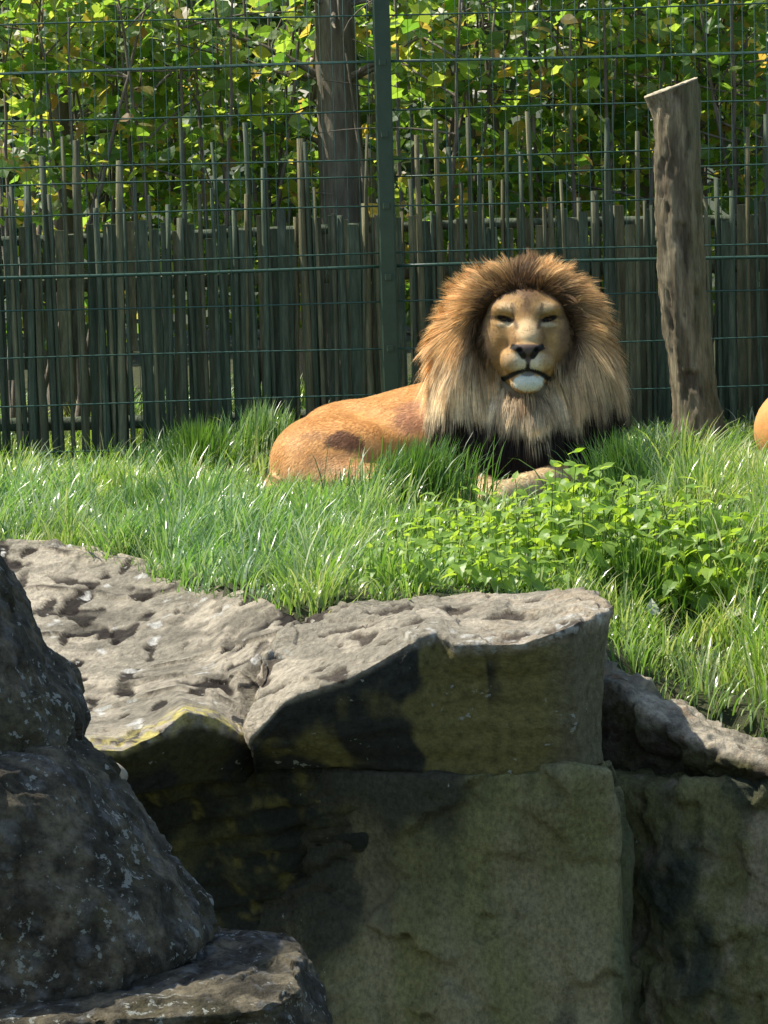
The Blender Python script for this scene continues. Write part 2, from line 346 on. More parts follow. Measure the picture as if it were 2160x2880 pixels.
c = mix(c, DIRT_SHADE * 0.14, np.clip(pit * 0.95 + pit2 * 0.9, 0, 1) * sst(fbm(G * 2.1 + 8, 2), -0.3, 0.1)); c = mix(c, DIRT_SHADE * 0.3, 0.8 * sst(saw, 0.90, 0.97) * sst(fbm(st * np.array([2.2, 1.5, 1]) + 4, 2), -0.1, 0.2) * sst(fbm(G * 7, 2), -0.3, 0.1)); c = mix(c, GREY * 0.6, 0.6 * sst(fbm(st * np.array([4, 16, 1]) + 2, 4), 0.1, 0.4))  # pit dirt and ledge lines taken near-black, painting the shade of deeper holes
c = mix(c, np.array([0.55, 0.53, 0.46]), sst(fbm(G * 9 + 40, 3), 0.5, 0.62))
yl_ = sst(1 - np.abs(vv - lipv + 0.012) / 0.05) * sst(fbm(G * 26 + 9, 3), -0.15, 0.15)
c = mix(c, MOSS, yl_ * 0.95)
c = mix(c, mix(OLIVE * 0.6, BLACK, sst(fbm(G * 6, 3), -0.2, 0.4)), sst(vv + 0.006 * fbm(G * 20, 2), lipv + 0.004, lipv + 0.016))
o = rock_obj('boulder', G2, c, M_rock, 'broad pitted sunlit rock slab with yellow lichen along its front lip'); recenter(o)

# --- promontory block
cA = [
 [(660, 1330, -3.0), (560, 1425, -3.35), (543, 1592, -3.62), (548, 1622, -3.60), (550, 1650, -3.5), (552, 1676, -3.4)],
 [(700, 1315, -2.95), (625, 1410, -3.3), (618, 1510, -3.68), (602, 1560, -3.66), (600, 1612, -3.6), (600, 1664, -3.48)],
 [(790, 1305, -2.9), (745, 1378, -3.3), (762, 1460, -3.70), (752, 1520, -3.68), (750, 1592, -3.64), (750, 1660, -3.52)],
 [(890, 1297, -2.9), (872, 1335, -3.25), (882, 1386, -3.68), (880, 1460, -3.68), (880, 1560, -3.64), (880, 1670, -3.55)],
 [(938, 1294, -2.9), (938, 1322, -3.2), (946, 1364, -3.62), (950, 1450, -3.62), (950, 1560, -3.60), (950, 1676, -3.54)],
 [(990, 1291, -2.9), (990, 1340, -3.25), (985, 1391, -3.69), (1000, 1470, -3.63), (1000, 1570, -3.6), (1000, 1682, -3.54)],
 [(1130, 1284, -2.92), (1130, 1336, -3.28), (1132, 1389, -3.74), (1130, 1470, -3.66), (1130, 1570, -3.62), (1130, 1678, -3.56)],
 [(1228, 1280, -2.95), (1232, 1310, -3.25), (1240, 1346, -3.66), (1245, 1450, -3.63), (1248, 1560, -3.6), (1248, 1668, -3.56)],
 [(1278, 1281, -3.0), (1300, 1300, -3.2), (1316, 1322, -3.45), (1304, 1430, -3.42), (1300, 1560, -3.42), (1302, 1650, -3.44)],
 [(1288, 1288, -2.8), (1306, 1306, -2.9), (1314, 1326, -3.1), (1300, 1430, -3.0), (1298, 1560, -3.0), (1300, 1660, -3.0)]]
G, sv = loft(cA, 0.007, 2, drop=((0.12, 0.10), (0.5, 0.45)))
n = gnormal(G); n *= np.sign(n[G.shape[0] // 2, G.shape[1] // 4, 2]); vv = np.linspace(0, 1, G.shape[1])[None, :] + np.zeros(G.shape[:2]); lipv = sv[3]
topw = sst((lipv - vv) / 0.03, -1, 1)
flow = np.stack([G[..., 0] * 0.85 - G[..., 2] * 0.6, G[..., 1] * 0.8 + G[..., 0] * 0.6, G[..., 2] * 1.6], -1)
left = 1 - sst(G[..., 0], -0.25, 0.05)
hl = (G[..., 0] * 0.8 - G[..., 2] * 0.9 + G[..., 1] * 0.3) * 9 + 0.9 * fbm(G * 3.1 + 2, 3); saw = (hl - np.floor(hl)) ** 1.5
d = 0.014 * fbm(G * 5, 3) + facet(G, 0.25, 0.05, 8) + topw * (0.010 * saw) + topw * left * (0.012 * ridged(flow * np.array([1.5, 6, 3]) + 2, 2)) + 0.004 * fbm(G * 28, 3)
crag = sst(fbm(G * np.array([7, 7, 9.]) + 3, 3), 0.20, 0.32); d = d - topw * 0.010 * crag
strata = np.sin(G[..., 2] * 75 + 3 * fbm(G * 4, 2)) * 0.004 * (1 - topw); d = d + strata
G2 = G + n * (d * (0.4 + 0.6 * topw))[..., None]
ct = mix(GREY, TAN, sst(fbm(flow * 4, 4), -0.2, 0.5)); ct = mix(ct, DIRT_SHADE * 0.35, 0.8 * crag); ct = mix(ct, np.array([0.45, 0.36, 0.24]), sst(G[..., 0], 0.1, 0.5) * sst(fbm(G * 8, 3), -0.1, 0.3) * 0.7)  # sunken crags coloured darker
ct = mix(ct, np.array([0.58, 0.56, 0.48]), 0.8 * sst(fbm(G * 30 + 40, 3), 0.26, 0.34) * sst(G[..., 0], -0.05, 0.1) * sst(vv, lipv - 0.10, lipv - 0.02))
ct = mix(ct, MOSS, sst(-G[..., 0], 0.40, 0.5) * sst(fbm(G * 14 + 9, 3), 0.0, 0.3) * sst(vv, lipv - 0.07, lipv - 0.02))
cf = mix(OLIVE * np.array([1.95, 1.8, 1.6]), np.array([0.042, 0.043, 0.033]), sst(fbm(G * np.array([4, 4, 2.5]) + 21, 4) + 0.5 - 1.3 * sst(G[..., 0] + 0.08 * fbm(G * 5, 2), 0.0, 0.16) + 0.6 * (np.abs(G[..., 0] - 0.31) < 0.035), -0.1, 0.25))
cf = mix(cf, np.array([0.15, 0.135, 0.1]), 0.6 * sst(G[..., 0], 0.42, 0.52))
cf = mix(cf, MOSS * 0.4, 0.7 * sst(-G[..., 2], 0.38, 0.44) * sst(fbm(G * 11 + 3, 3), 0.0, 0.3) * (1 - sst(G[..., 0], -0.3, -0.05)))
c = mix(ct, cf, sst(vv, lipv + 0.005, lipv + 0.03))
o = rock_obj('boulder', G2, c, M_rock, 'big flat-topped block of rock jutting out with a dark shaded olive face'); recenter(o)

# --- ridge at the right
cE = [
 [(1230, 1390, -2.7), (1232, 1410, -2.8), (1235, 1440, -2.9), (1235, 1560, -2.92), (1235, 1690, -2.9)],
 [(1312, 1430, -2.72), (1325, 1450, -2.84), (1340, 1478, -2.98), (1345, 1580, -3.0), (1350, 1690, -2.95)],
 [(1395, 1480, -2.75), (1390, 1500, -2.88), (1392, 1532, -3.03), (1395, 1600, -3.04), (1400, 1695, -2.98)],
 [(1490, 1528, -2.85), (1480, 1548, -2.98), (1476, 1578, -3.12), (1480, 1630, -3.14), (1490, 1696, -3.08)],
 [(1580, 1565, -2.95), (1560, 1585, -3.08), (1540, 1612, -3.22), (1550, 1655, -3.24), (1560, 1690, -3.18)],
 [(1660, 1600, -3.05), (1650, 1618, -3.18), (1650, 1648, -3.32), (1655, 1670, -3.34), (1660, 1684, -3.28)],
 [(1800, 1660, -3.2), (1790, 1680, -3.33), (1790, 1704, -3.47), (1790, 1720, -3.48), (1800, 1735, -3.42)]]
G, sv = loft(cE, 0.008, 3); n = gnormal(G); n *= np.sign(n[G.shape[0] // 2, G.shape[1] // 4, 2]); vv = np.linspace(0, 1, G.shape[1])[None, :] + np.zeros(G.shape[:2]); lipv = sv[3]
d = 0.014 * fbm(G * 6, 4) + facet(G, 0.12, 0.2, 3) + 0.010 * ridged(G * np.array([6, 6, 14.]), 3) + 0.008 * fbm(G * 30, 2); G2 = G + n * d[..., None]
c = mix(GREY * 0.9, TAN, sst(fbm(G * 7, 4), -0.3, 0.4)); c = mix(c, np.array([0.3, 0.17, 0.08]), 0.6 * sst(fbm(G * 6 + 30, 3), 0.2, 0.5)); c = mix(c, DIRT_SHADE, 0.7 * sst(fbm(G * 10 + 8, 3), 0.2, 0.45))
c = mix(c, mix(OLIVE * 0.8, np.array([0.10, 0.08, 0.055]), sst(fbm(G * 6 + 5, 4), -0.3, 0.3)), sst(vv, lipv, lipv + 0.05))
o = rock_obj('boulder', G2, c, M_rock, 'low sloping rock ridge edging the long grass beside the flat-topped block'); recenter(o)

# --- lower rock faces
def wall(cols, label, colorf, disp, res=0.012):
    G, sv = loft(cols, res, 3, back=(0.3, 0.0)); n = gnormal(G); n *= -np.sign(n[G.shape[0] // 2, G.shape[1] // 2, 1])
    G2 = G + n * disp(G)[..., None]; o = rock_obj('rock_face', G2, colorf(G), M_wall, label); recenter(o); return o
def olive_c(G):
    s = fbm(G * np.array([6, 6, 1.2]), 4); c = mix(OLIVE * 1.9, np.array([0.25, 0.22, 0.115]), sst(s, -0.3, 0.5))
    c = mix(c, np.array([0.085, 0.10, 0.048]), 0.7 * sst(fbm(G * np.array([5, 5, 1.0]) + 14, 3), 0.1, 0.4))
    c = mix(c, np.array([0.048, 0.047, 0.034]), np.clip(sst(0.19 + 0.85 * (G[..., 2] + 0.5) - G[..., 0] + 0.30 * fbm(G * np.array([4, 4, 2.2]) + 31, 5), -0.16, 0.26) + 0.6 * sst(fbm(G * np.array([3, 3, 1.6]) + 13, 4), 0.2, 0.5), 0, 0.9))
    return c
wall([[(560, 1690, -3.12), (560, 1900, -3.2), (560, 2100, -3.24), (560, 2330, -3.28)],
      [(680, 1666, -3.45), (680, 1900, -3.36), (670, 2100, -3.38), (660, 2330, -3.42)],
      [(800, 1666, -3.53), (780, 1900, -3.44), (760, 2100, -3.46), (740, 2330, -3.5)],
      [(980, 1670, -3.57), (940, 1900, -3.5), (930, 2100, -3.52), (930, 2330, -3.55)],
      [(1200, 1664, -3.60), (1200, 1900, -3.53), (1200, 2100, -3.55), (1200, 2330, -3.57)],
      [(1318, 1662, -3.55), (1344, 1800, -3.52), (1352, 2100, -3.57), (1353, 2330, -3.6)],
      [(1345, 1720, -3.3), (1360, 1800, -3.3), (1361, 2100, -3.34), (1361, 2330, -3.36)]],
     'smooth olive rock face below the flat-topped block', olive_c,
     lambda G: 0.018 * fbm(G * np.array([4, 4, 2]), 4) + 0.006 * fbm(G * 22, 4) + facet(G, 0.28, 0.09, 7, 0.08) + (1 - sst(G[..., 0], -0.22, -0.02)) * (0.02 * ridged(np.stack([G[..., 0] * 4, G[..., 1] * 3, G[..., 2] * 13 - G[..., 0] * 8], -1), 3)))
def right_c(G):
    c = mix(OLIVE * 1.6, np.array([0.26, 0.22, 0.13]), sst(fbm(G * np.array([9, 9, 6]), 4), -0.1, 0.45)); c = mix(c, np.array([0.055, 0.062, 0.038]), sst(fbm(G * np.array([4, 4, 2.]) + 8, 4), 0.0, 0.45)); return c
wall([[(1290, 1680, -3.05), (1290, 1900, -3.05), (1290, 2330, -3.05)], [(1370, 1702, -3.14), (1372, 1900, -3.16), (1372, 2330, -3.2)],
      [(1480, 1702, -3.28), (1480, 1900, -3.3), (1480, 2330, -3.34)], [(1600, 1690, -3.3), (1600, 1900, -3.34), (1600, 2330, -3.38)], [(1800, 1690, -3.35), (1800, 1900, -3.4), (1800, 2330, -3.42)]],
     'rough mottled rock face under the sloping rock ridge', right_c, lambda G: 0.02 * fbm(G * 6, 4) + facet(G, 0.14, 0.22, 6, 0.05) + 0.012 * ridged(G * 11, 3))
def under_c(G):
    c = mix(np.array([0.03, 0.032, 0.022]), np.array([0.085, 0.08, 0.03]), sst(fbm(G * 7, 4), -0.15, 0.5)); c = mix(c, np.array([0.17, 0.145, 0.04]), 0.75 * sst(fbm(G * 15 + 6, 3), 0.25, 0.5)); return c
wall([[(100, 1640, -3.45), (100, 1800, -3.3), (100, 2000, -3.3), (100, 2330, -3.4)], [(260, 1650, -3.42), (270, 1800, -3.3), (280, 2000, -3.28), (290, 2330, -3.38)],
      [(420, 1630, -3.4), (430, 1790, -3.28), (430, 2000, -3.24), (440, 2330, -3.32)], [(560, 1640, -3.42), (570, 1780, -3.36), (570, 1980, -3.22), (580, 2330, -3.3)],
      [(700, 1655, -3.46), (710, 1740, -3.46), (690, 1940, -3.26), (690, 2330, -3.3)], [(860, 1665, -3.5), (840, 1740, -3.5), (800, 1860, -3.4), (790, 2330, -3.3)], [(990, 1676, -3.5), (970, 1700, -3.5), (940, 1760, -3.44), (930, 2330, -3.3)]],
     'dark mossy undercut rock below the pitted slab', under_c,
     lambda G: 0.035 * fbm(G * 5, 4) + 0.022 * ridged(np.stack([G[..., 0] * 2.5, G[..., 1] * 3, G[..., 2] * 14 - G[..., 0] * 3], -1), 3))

# --- dark boulders in the left foreground
def dark_c(G, moss=0.0):
    c = mix(np.array([0.065, 0.056, 0.036]), np.array([0.20, 0.168, 0.105]), sst(fbm(G * 9, 4), -0.25, 0.5)); c = mix(c, np.array([0.17, 0.165, 0.145]), 0.75 * sst(fbm(G * 21 + 4, 3), 0.15, 0.5))
    return mix(c, np.array([0.07, 0.062, 0.025]), 0.6 * sst(fbm(G * 4 + 12, 3), 0.2 - moss, 0.55))
def boulder(rows, depth, Y, label, amp=0.03, res=0.009, leanY=0.0, sect=2.6, m=None, cf=dark_c):
    G = ring_loft(rows, depth, res, 4, Y, sect, leanY=leanY); n = gnormal(np.concatenate([G[-1:], G, G[:1]], 0))[1:-1]
    ctr = G.mean((0, 1)); n *= np.sign(((G - ctr) * n).sum(-1).mean())
    d = 0.7 * amp * fbm(G * 4.5, 4) + facet(G, 0.13, amp * 4.5, 4, 0.04) + amp * 0.35 * ridged(G * 9 + 2, 3) + amp * 0.28 * fbm(G * 28, 2); G2 = G + n * d[..., None]
    o = rock_obj('boulder', G2, cf(G), m or M_rock_dark, label, wrap=True); recenter(o); return o
boulder([(880, -480, -220), (930, -480, -150), (1010, -480, -95), (1110, -480, -55), (1190, -480, -22), (1265, -480, 12), (1345, -480, 55), (1400, -480, 78), (1445, -480, 108), (1482, -480, 146), (1530, -480, 176), (1575, -480, 182), (1615, -480, 168), (1650, -480, 130), (1670, -480, 60)], 0.42, -5.35,
        'dark lichen-spotted boulder rising beside the pitted slab', 0.022)
boulder([(1610, -480, 140), (1640, -480, 182), (1662, -480, 205), (1720, -480, 245), (1820, -480, 325), (1900, -480, 392), (1960, -480, 432), (2010, -480, 450), (2050, -480, 440), (2085, -480, 400), (2120, -480, 320)], 0.45, -5.55,
        'dark wedge-shaped boulder under the lichen-spotted boulder, its edge running down to a blunt nose', 0.024)
boulder([(2064, 560, 640), (2074, 440, 652), (2097, 200, 656), (2112, -60, 662), (2132, -480, 672), (2180, -480, 695), (2260, -480, 715), (2380, -480, 740)], 0.4, -5.75,
        'low flat-topped grey rock at the foot of the dark boulders', 0.02, sect=3.4)
boulder([(1640, 196, 226), (1652, 190, 258), (1672, 192, 276), (1692, 205, 272), (1705, 222, 252)], 0.07, -4.02, 'small pale sunlit stone knob tucked under the lip of the pitted slab', 0.008, 0.005, m=M_rock, cf=lambda G: mix(TAN, MOSS, 0.4 * sst(fbm(G * 20, 3), 0, 0.4)))

# ------------------------------------------------------------------ green wire mesh fence
YW = 1.75; fb = P(1100, 1243, YW); PX_POST = P(1090, 700, YW)[0]
wf = empty('wire_fence', (PX_POST, YW, 0), 'dark green welded wire mesh fence with a steel post between lion and paling', 'fence')
def child(o, parent):
    o.parent = parent; o.matrix_parent_inverse = Matrix.Identity(4); o.location = Vector(o.location) - parent.location; return o
def box(sx, sy, z0, z1, bev=0.0):
    x, y = sx / 2, sy / 2; b = bev
    ring = [(-x + b, -y), (x - b, -y), (x, -y + b), (x, y - b), (x - b, y), (-x + b, y), (-x, y - b), (-x, -y + b)]
    V = np.array([(a, c, z) for z in (z0, z1) for a, c in ring]); j = np.arange(8); k = (j + 1) % 8
    q = np.stack([j, k, 8 + k, 8 + j], -1); V = np.vstack([V, [(0, 0, z0), (0, 0, z1)]])
    t = np.vstack([np.stack([k, j, np.full(8, 16)], -1), np.stack([8 + j, 8 + k, np.full(8, 17)], -1)]); return V, q, t
V, q, t = box(0.072, 0.05, -0.25, 2.45, 0.008)
child(link('post', mesh('post', V, q, t, smooth=False), M_post, loc=(PX_POST, YW, 0)), wf)
V, q, t = box(0.08, 0.058, 2.45, 2.47, 0.01); child(link('post_cap', mesh('post_cap', V, q, t, smooth=False), M_post, loc=(PX_POST, YW, 0)), wf)
for k in range(8):
    V, q, t = box(0.03, 0.012, -0.012, 0.012, 0.003)
    child(link('clamp', mesh('clamp', V, q, t, smooth=False), M_post, loc=(PX_POST, YW - 0.03, fb[2] + 0.10 + 0.3 * k)), wf)
WL, WR = PX_POST - 2.5, PX_POST + 2.5
def hwire(z, x0, x1, r, y, sag=0.0):
    x = np.linspace(x0, x1, 13); p = np.stack([x, np.full(13, y), z + 0.004 * np.sin(x * 2.1 + z * 9) + sag * np.sin(np.linspace(0, math.pi, 13))], -1) - np.array([PX_POST, YW, 0])
    V, q, t = tube(p, r, 6); o = link('horizontal_wire', mesh('horizontal_wire', V, q, t), M_wire, wf); return o
for k in range(12):
    z = fb[2] + 0.1995 * k
    for x0, x1 in ((WL, PX_POST - 0.035), (PX_POST + 0.035, WR)): hwire(z, x0, x1, 0.0034, YW - 0.012)
for zz, r in ((P(540, 189, YW)[2], 0.004), (P(540, 510, YW)[2], 0.0035), (P(540, 766, YW)[2], 0.007)):
    for x0, x1 in ((WL, PX_POST - 0.035), (PX_POST + 0.035, WR)): hwire(zz, x0, x1, r, YW + 0.012)
vm = None
for side in (-1, 1):
    for k in range(48):
        x = PX_POST + side * (0.06 + 0.05 * k)
        if vm is None:
            V, q, t = tube(np.array([[0, 0, fb[2] - 0.06], [0, 0, 0.9], [0, 0, 2.42]]), 0.0013, 6); vm = mesh('vertical_wire', V, q, t)
        child(link('vertical_wire', vm, M_wire, loc=(x, YW, 0)), wf)

# ------------------------------------------------------------------ wooden paling behind it
YP = 2.0
pf = empty('paling_fence', (0, YP, 0), 'weathered wooden paling of narrow upright stakes behind the wire mesh', 'fence')
variants = []
for k in range(22):
    zz = np.linspace(0, 1, 7); bend = np.cumsum(rng.normal(0, 0.0022, (7, 2)), 0); r = rng.uniform(0.013, 0.021) if k < 14 else rng.uniform(0.008, 0.0135)
    p = np.stack([bend[:, 0], bend[:, 1], zz], -1); V, q, t = tube(p, r * np.linspace(1.05, rng.uniform(0.45, 0.9), 7) ** np.array([1, 1, 1, 1, 1, 1.0, 1.05]), 7, jit=0.15); variants.append(mesh('stake', V, q, t))
z_rail = P(540, 640, YP)[2]; x = -2.5
slats = []
for k in range(10):                              # flat split slats, slightly warped
    zz = np.linspace(0, 1, 6); wd = rng.uniform(0.017, 0.026); off = np.cumsum(rng.normal(0, 0.0016, 6)); V = []
    for z_, o_ in zip(zz, off):
        w1 = wd * rng.uniform(0.9, 1.08); V += [(o_ - w1, -0.006, z_), (o_ + w1, -0.006 + rng.normal(0, 0.0015), z_), (o_ + w1 * 0.85, 0.008, z_), (o_ - w1 * 0.85, 0.008, z_)]
    I = np.arange(5)[:, None] * 4; J = np.arange(4)[None]; q = np.stack([I + J, I + (J + 1) % 4, I + 4 + (J + 1) % 4, I + 4 + J], -1).reshape(-1, 4)
    slats.append((mesh('slat', np.array(V), np.vstack([q, [(3, 2, 1, 0)], [(20, 21, 22, 23)]]), smooth=False), wd))
while x < 2.6:
    sm_, wd = slats[rng.integers(10)]; zt = z_rail + rng.uniform(-0.05, 0.05); zb = float(zg(x, YP)) - 0.12
    if x < -0.85 and rng.random() < 0.40: zb = zt - rng.uniform(0.45, 0.8)            # broken slats leave gaps near the ground
    o = link('slat', sm_, M_stake, loc=(x + wd, YP + rng.normal(0, 0.004), zb)); child(o, pf); o.scale = (1, 1, zt - zb); o.rotation_euler = (rng.normal(0, 0.006), rng.normal(0, 0.008), rng.normal(0, 0.10))
    x += 2 * wd + rng.uniform(0.0, 0.004) + (rng.uniform(0.008, 0.022) if rng.random() < (0.35 if x < -0.85 else 0.20) else 0)
x = -2.5
while x < 2.6:
    zt = z_rail + 0.03 + 0.46 * rng.random() ** 1.5; zb = float(zg(x, YP)) - 0.12; thick = rng.random() < 0.25
    o = link('stake', variants[rng.integers(14) if thick else rng.integers(14, 22)], M_stake, loc=(x, YP - 0.028 + rng.normal(0, 0.005), zb)); child(o, pf)
    o.scale = (1, 1, zt - zb); o.rotation_euler = (rng.normal(0, 0.008), rng.normal(0, 0.016), rng.uniform(0, 6.28)); x += rng.uniform(0.022, 0.066)
for z, r in ((z_rail, 0.022), (P(540, 770, YP)[2], 0.03), (P(540, 1160, YP)[2], 0.03)):
    xs = np.linspace(-2.55, 2.65, 30); p = np.stack([xs, np.full(30, 0.04), z - 0.03 + 0.008 * np.sin(xs * 1.7 + z)], -1)
    V, q, t = tube(p, r * (1 + 0.05 * rng.normal(size=30)), 9, jit=0.04); link('rail', mesh('rail', V, q, t), M_stake, pf)

# ------------------------------------------------------------------ log post at the right
YL = 1.2; rows = [(60, 1385, 1506), (190, 1390, 1509), (220, 1402, 1510), (300, 1411, 1512), (420, 1417, 1515), (520, 1418, 1519), (600, 1421, 1524), (700, 1433, 1531), (780, 1444, 1540), (860, 1453, 1552), (920, 1452, 1566), (960, 1446, 1576), (1010, 1440, 1582)]
n = 64; th = np.linspace(0, 2 * math.pi, n, endpoint=False); ring = []
for dy, xl, xr in rows[1:]:
    a, b = Q(xl, dy, YL), Q(xr, dy, YL); c = (a + b) / 2; h = (b[0] - a[0]) / 2
    ring.append(np.stack([c[0] + h * np.cos(th), c[1] + h * 0.95 * np.sin(th), np.full(n, c[2])], -1))
C = np.array(ring); top = C[0].copy(); cx = top[:, 0].mean()
G, _ = resample(C, 200); hh = np.linspace(0, 1, 200)
lift = ((G[..., 0] - cx) * 0.33)[:, :] * (1 - sst(hh, 0, 0.12))[:, None]; G[..., 2] += lift
rad = nrm(G - G.mean(1, keepdims=True)); d = 0.012 * fbm(G * np.array([22, 22, 2.5]), 4) + 0.008 * fbm(G * np.array([60, 60, 9.]), 3) - 0.012 * sst(fbm(G * np.array([18, 18, 5.]) + 9, 3), 0.25, 0.5)
d *= sst(hh, -0.02, 0.03)[:, None]; G2 = G + rad * d[..., None]
cc = mix(np.array([0.13, 0.105, 0.062]), np.array([0.28, 0.23, 0.14]), sst(fbm(G * np.array([26, 26, 4.]), 4), -0.3, 0.4)); cc = mix(cc, np.array([0.08, 0.06, 0.038]), 0.7 * sst(fbm(G * np.array([18, 18, 5.]) + 9, 3), 0.18, 0.45)); cc = mix(cc, np.array([0.13, 0.135, 0.06]), 0.6 * sst(rad[..., 0], 0.1, 0.7))
lp = empty('log_post', (float(C[-1][:, 0].mean()), YL, float(C[-1][:, 2].mean())), 'leaning bare tree-trunk post with a slanted saw-cut top near the fence', 'post')
M_log = attrmat('weathered_log', 0.85, 0.2, 40, 0.6, 45, 1.0, 0.02, vec=(2.6, 2.6, 0.22))
o = link('trunk', mesh('trunk', np.swapaxes(G2, 0, 1), grid_quads(n, 200, True), cols=np.swapaxes(cc, 0, 1)), M_log); child(o, lp)
e = G2[0]; cap0 = e * 1.0; cap1 = e + np.array([0, 0, 0.005]); ctr = cap1.mean(0)
cap0 = ctr + (cap0 - ctr) * 1.0; cap1 = ctr + (cap1 - ctr) * 0.99 + np.column_stack([np.zeros((n, 2)), rng.normal(0, 0.0015, n)])
j = np.arange(n); k2 = (j + 1) % n
o = link('cut_top', mesh('cut_top', np.vstack([cap0, cap1, ctr]), np.stack([j, k2, n + k2, n + j], -1), np.stack([n + j, n + k2, np.full(n, 2 * n)], -1), smooth=False), M_cut); child(o, lp)

# ------------------------------------------------------------------ lion: signed distance sculpting
class Sculpt:
    def __init__(s, xs, ys, zs): s.xs, s.ys, s.zs = xs, ys, zs; s.D = np.full((len(xs), len(ys), len(zs)), 1.0, np.float32)
    def _sl(s, lo, hi):
        return tuple(slice(max(np.searchsorted(a, l) - 1, 0), min(np.searchsorted(a, h) + 1, len(a))) for a, l, h in zip((s.xs, s.ys, s.zs), lo, hi))
    def _pts(s, sl): return np.stack(np.meshgrid(s.xs[sl[0]], s.ys[sl[1]], s.zs[sl[2]], indexing='ij'), -1)
    def _comb(s, sl, d, k, sub):
        a = s.D[sl]
        if sub: d = -d; h = np.maximum(k - np.abs(a - d), 0) / k; s.D[sl] = np.maximum(a, d) + h * h * k * 0.25
        else: h = np.maximum(k - np.abs(a - d), 0) / k; s.D[sl] = np.minimum(a, d) - h * h * k * 0.25
    def ell(s, c, r, k=0.03, sub=False, R=None):
        c, r = np.asarray(c, float), np.asarray(r, float); m = max(k, 0.03) + (r.max() if R is not None else r)
        sl = s._sl(c - m, c + m); p = s._pts(sl) - c
        if R is not None: p = p @ R
        k0 = np.linalg.norm(p / r, axis=-1); k1 = np.linalg.norm(p / (r * r), axis=-1); s._comb(sl, k0 * (k0 - 1) / np.maximum(k1, 1e-6), k, sub)
    def cap(s, a, b, ra, rb, k=0.03, sub=False):
        a, b = np.asarray(a, float), np.asarray(b, float); m = max(ra, rb) + max(k, 0.03)
        sl = s._sl(np.minimum(a, b) - m, np.maximum(a, b) + m); p = s._pts(sl); ab = b - a; t = np.clip(((p - a) @ ab) / (ab @ ab), 0, 1)
        d = np.linalg.norm(p - a - t[..., None] * ab, axis=-1) - (ra + (rb - ra) * t); s._comb(sl, d, k, sub)
    def nets(s):
        D = s.D; S = D < 0; nx, ny, nz = D.shape
        cnt = np.zeros((nx - 1, ny - 1, nz - 1), np.int8)
        for i in (0, 1):
            for j in (0, 1):
                for k in (0, 1): cnt += S[i:nx - 1 + i, j:ny - 1 + j, k:nz - 1 + k]
        cells = np.argwhere((cnt > 0) & (cnt < 8)); idx = np.full(cnt.shape, -1, np.int32); idx[tuple(cells.T)] = np.arange(len(cells))
        acc = np.zeros((len(cells), 3)); num = np.zeros(len(cells)); cor = [(i, j, k) for i in (0, 1) for j in (0, 1) for k in (0, 1)]
        for a in cor:
            for b in cor:
                if sum(abs(u - v) for u, v in zip(a, b)) != 1 or a > b: continue
                A = D[cells[:, 0] + a[0], cells[:, 1] + a[1], cells[:, 2] + a[2]]; B = D[cells[:, 0] + b[0], cells[:, 1] + b[1], cells[:, 2] + b[2]]
                mk = (A < 0) != (B < 0); t = np.where(mk, A / np.where(mk, A - B, 1), 0)
                acc += mk[:, None] * (np.array(a) + t[:, None] * (np.array(b) - np.array(a))); num += mk
        g = cells + acc / num[:, None]
        V = np.stack([np.interp(g[:, q], np.arange(len(ax)), ax) for q, ax in enumerate((s.xs, s.ys, s.zs))], -1); Qs = []
        for ax in range(3):
            n0 = [slice(0, m) for m in D.shape]; n1 = list(n0); n0[ax] = slice(0, D.shape[ax] - 1); n1[ax] = slice(1, D.shape[ax])
            A, B = S[tuple(n0)], S[tuple(n1)]; e = np.argwhere(A != B); o1, o2 = [q for q in range(3) if q != ax]
            e = e[(e[:, o1] > 0) & (e[:, o2] > 0) & (e[:, o1] < D.shape[o1] - 1) & (e[:, o2] < D.shape[o2] - 1)]
            def cell(d1, d2): c = e.copy(); c[:, o1] -= d1; c[:, o2] -= d2; return idx[tuple(c.T)]
            q = np.stack([cell(1, 1), cell(0, 1), cell(0, 0), cell(1, 0)], -1); flip = A[tuple(e.T)] ^ (ax == 1); q[~flip] = q[~flip][:, ::-1]; Qs.append(q)
        return V, np.vstack(Qs)
def vnormals(V, q):
    a = np.cross(V[q[:, 2]] - V[q[:, 0]], V[q[:, 3]] - V[q[:, 1]]); n = np.zeros_like(V)
    for k in range(4): np.add.at(n, q[:, k], a)
    return nrm(n)
def sample(V, q, n, N_):
    a = np.linalg.norm(np.cross(V[q[:, 2]] - V[q[:, 0]], V[q[:, 3]] - V[q[:, 1]]), axis=-1); f = q[rng.choice(len(q), n, p=a / a.sum())]
    u, v = rng.random((n, 1)), rng.random((n, 1)); W_ = [(1 - u) * (1 - v), u * (1 - v), u * v, (1 - u) * v]
    return sum(wk * V[f[:, k]] for k, wk in enumerate(W_)), nrm(sum(wk * N_[f[:, k]] for k, wk in enumerate(W_)))
def refine(lo, hi, step, flo, fhi, fstep):
    a = [np.arange(lo, flo, step), np.arange(flo, fhi, fstep), np.arange(fhi, hi, step)]; return np.concatenate(a)

HO = P(1485, 985, -0.06)
def H(x, y, z): return HO + RIGHT * x + f0 * y + UP * z
def toH(p): d = p - HO; return np.stack([d @ RIGHT, d @ f0, d @ UP], -1)
xs = refine(-0.62, 1.15, 0.014, HO[0] - 0.23, HO[0] + 0.23, 0.0042)
ys = refine(-0.62, 1.35, 0.014, HO[1] - 0.05, HO[1] + 0.32, 0.0042)
zs = refine(-0.16, 1.05, 0.014, HO[2] - 0.24, HO[2] + 0.30, 0.0042)
S = Sculpt(xs, ys, zs)
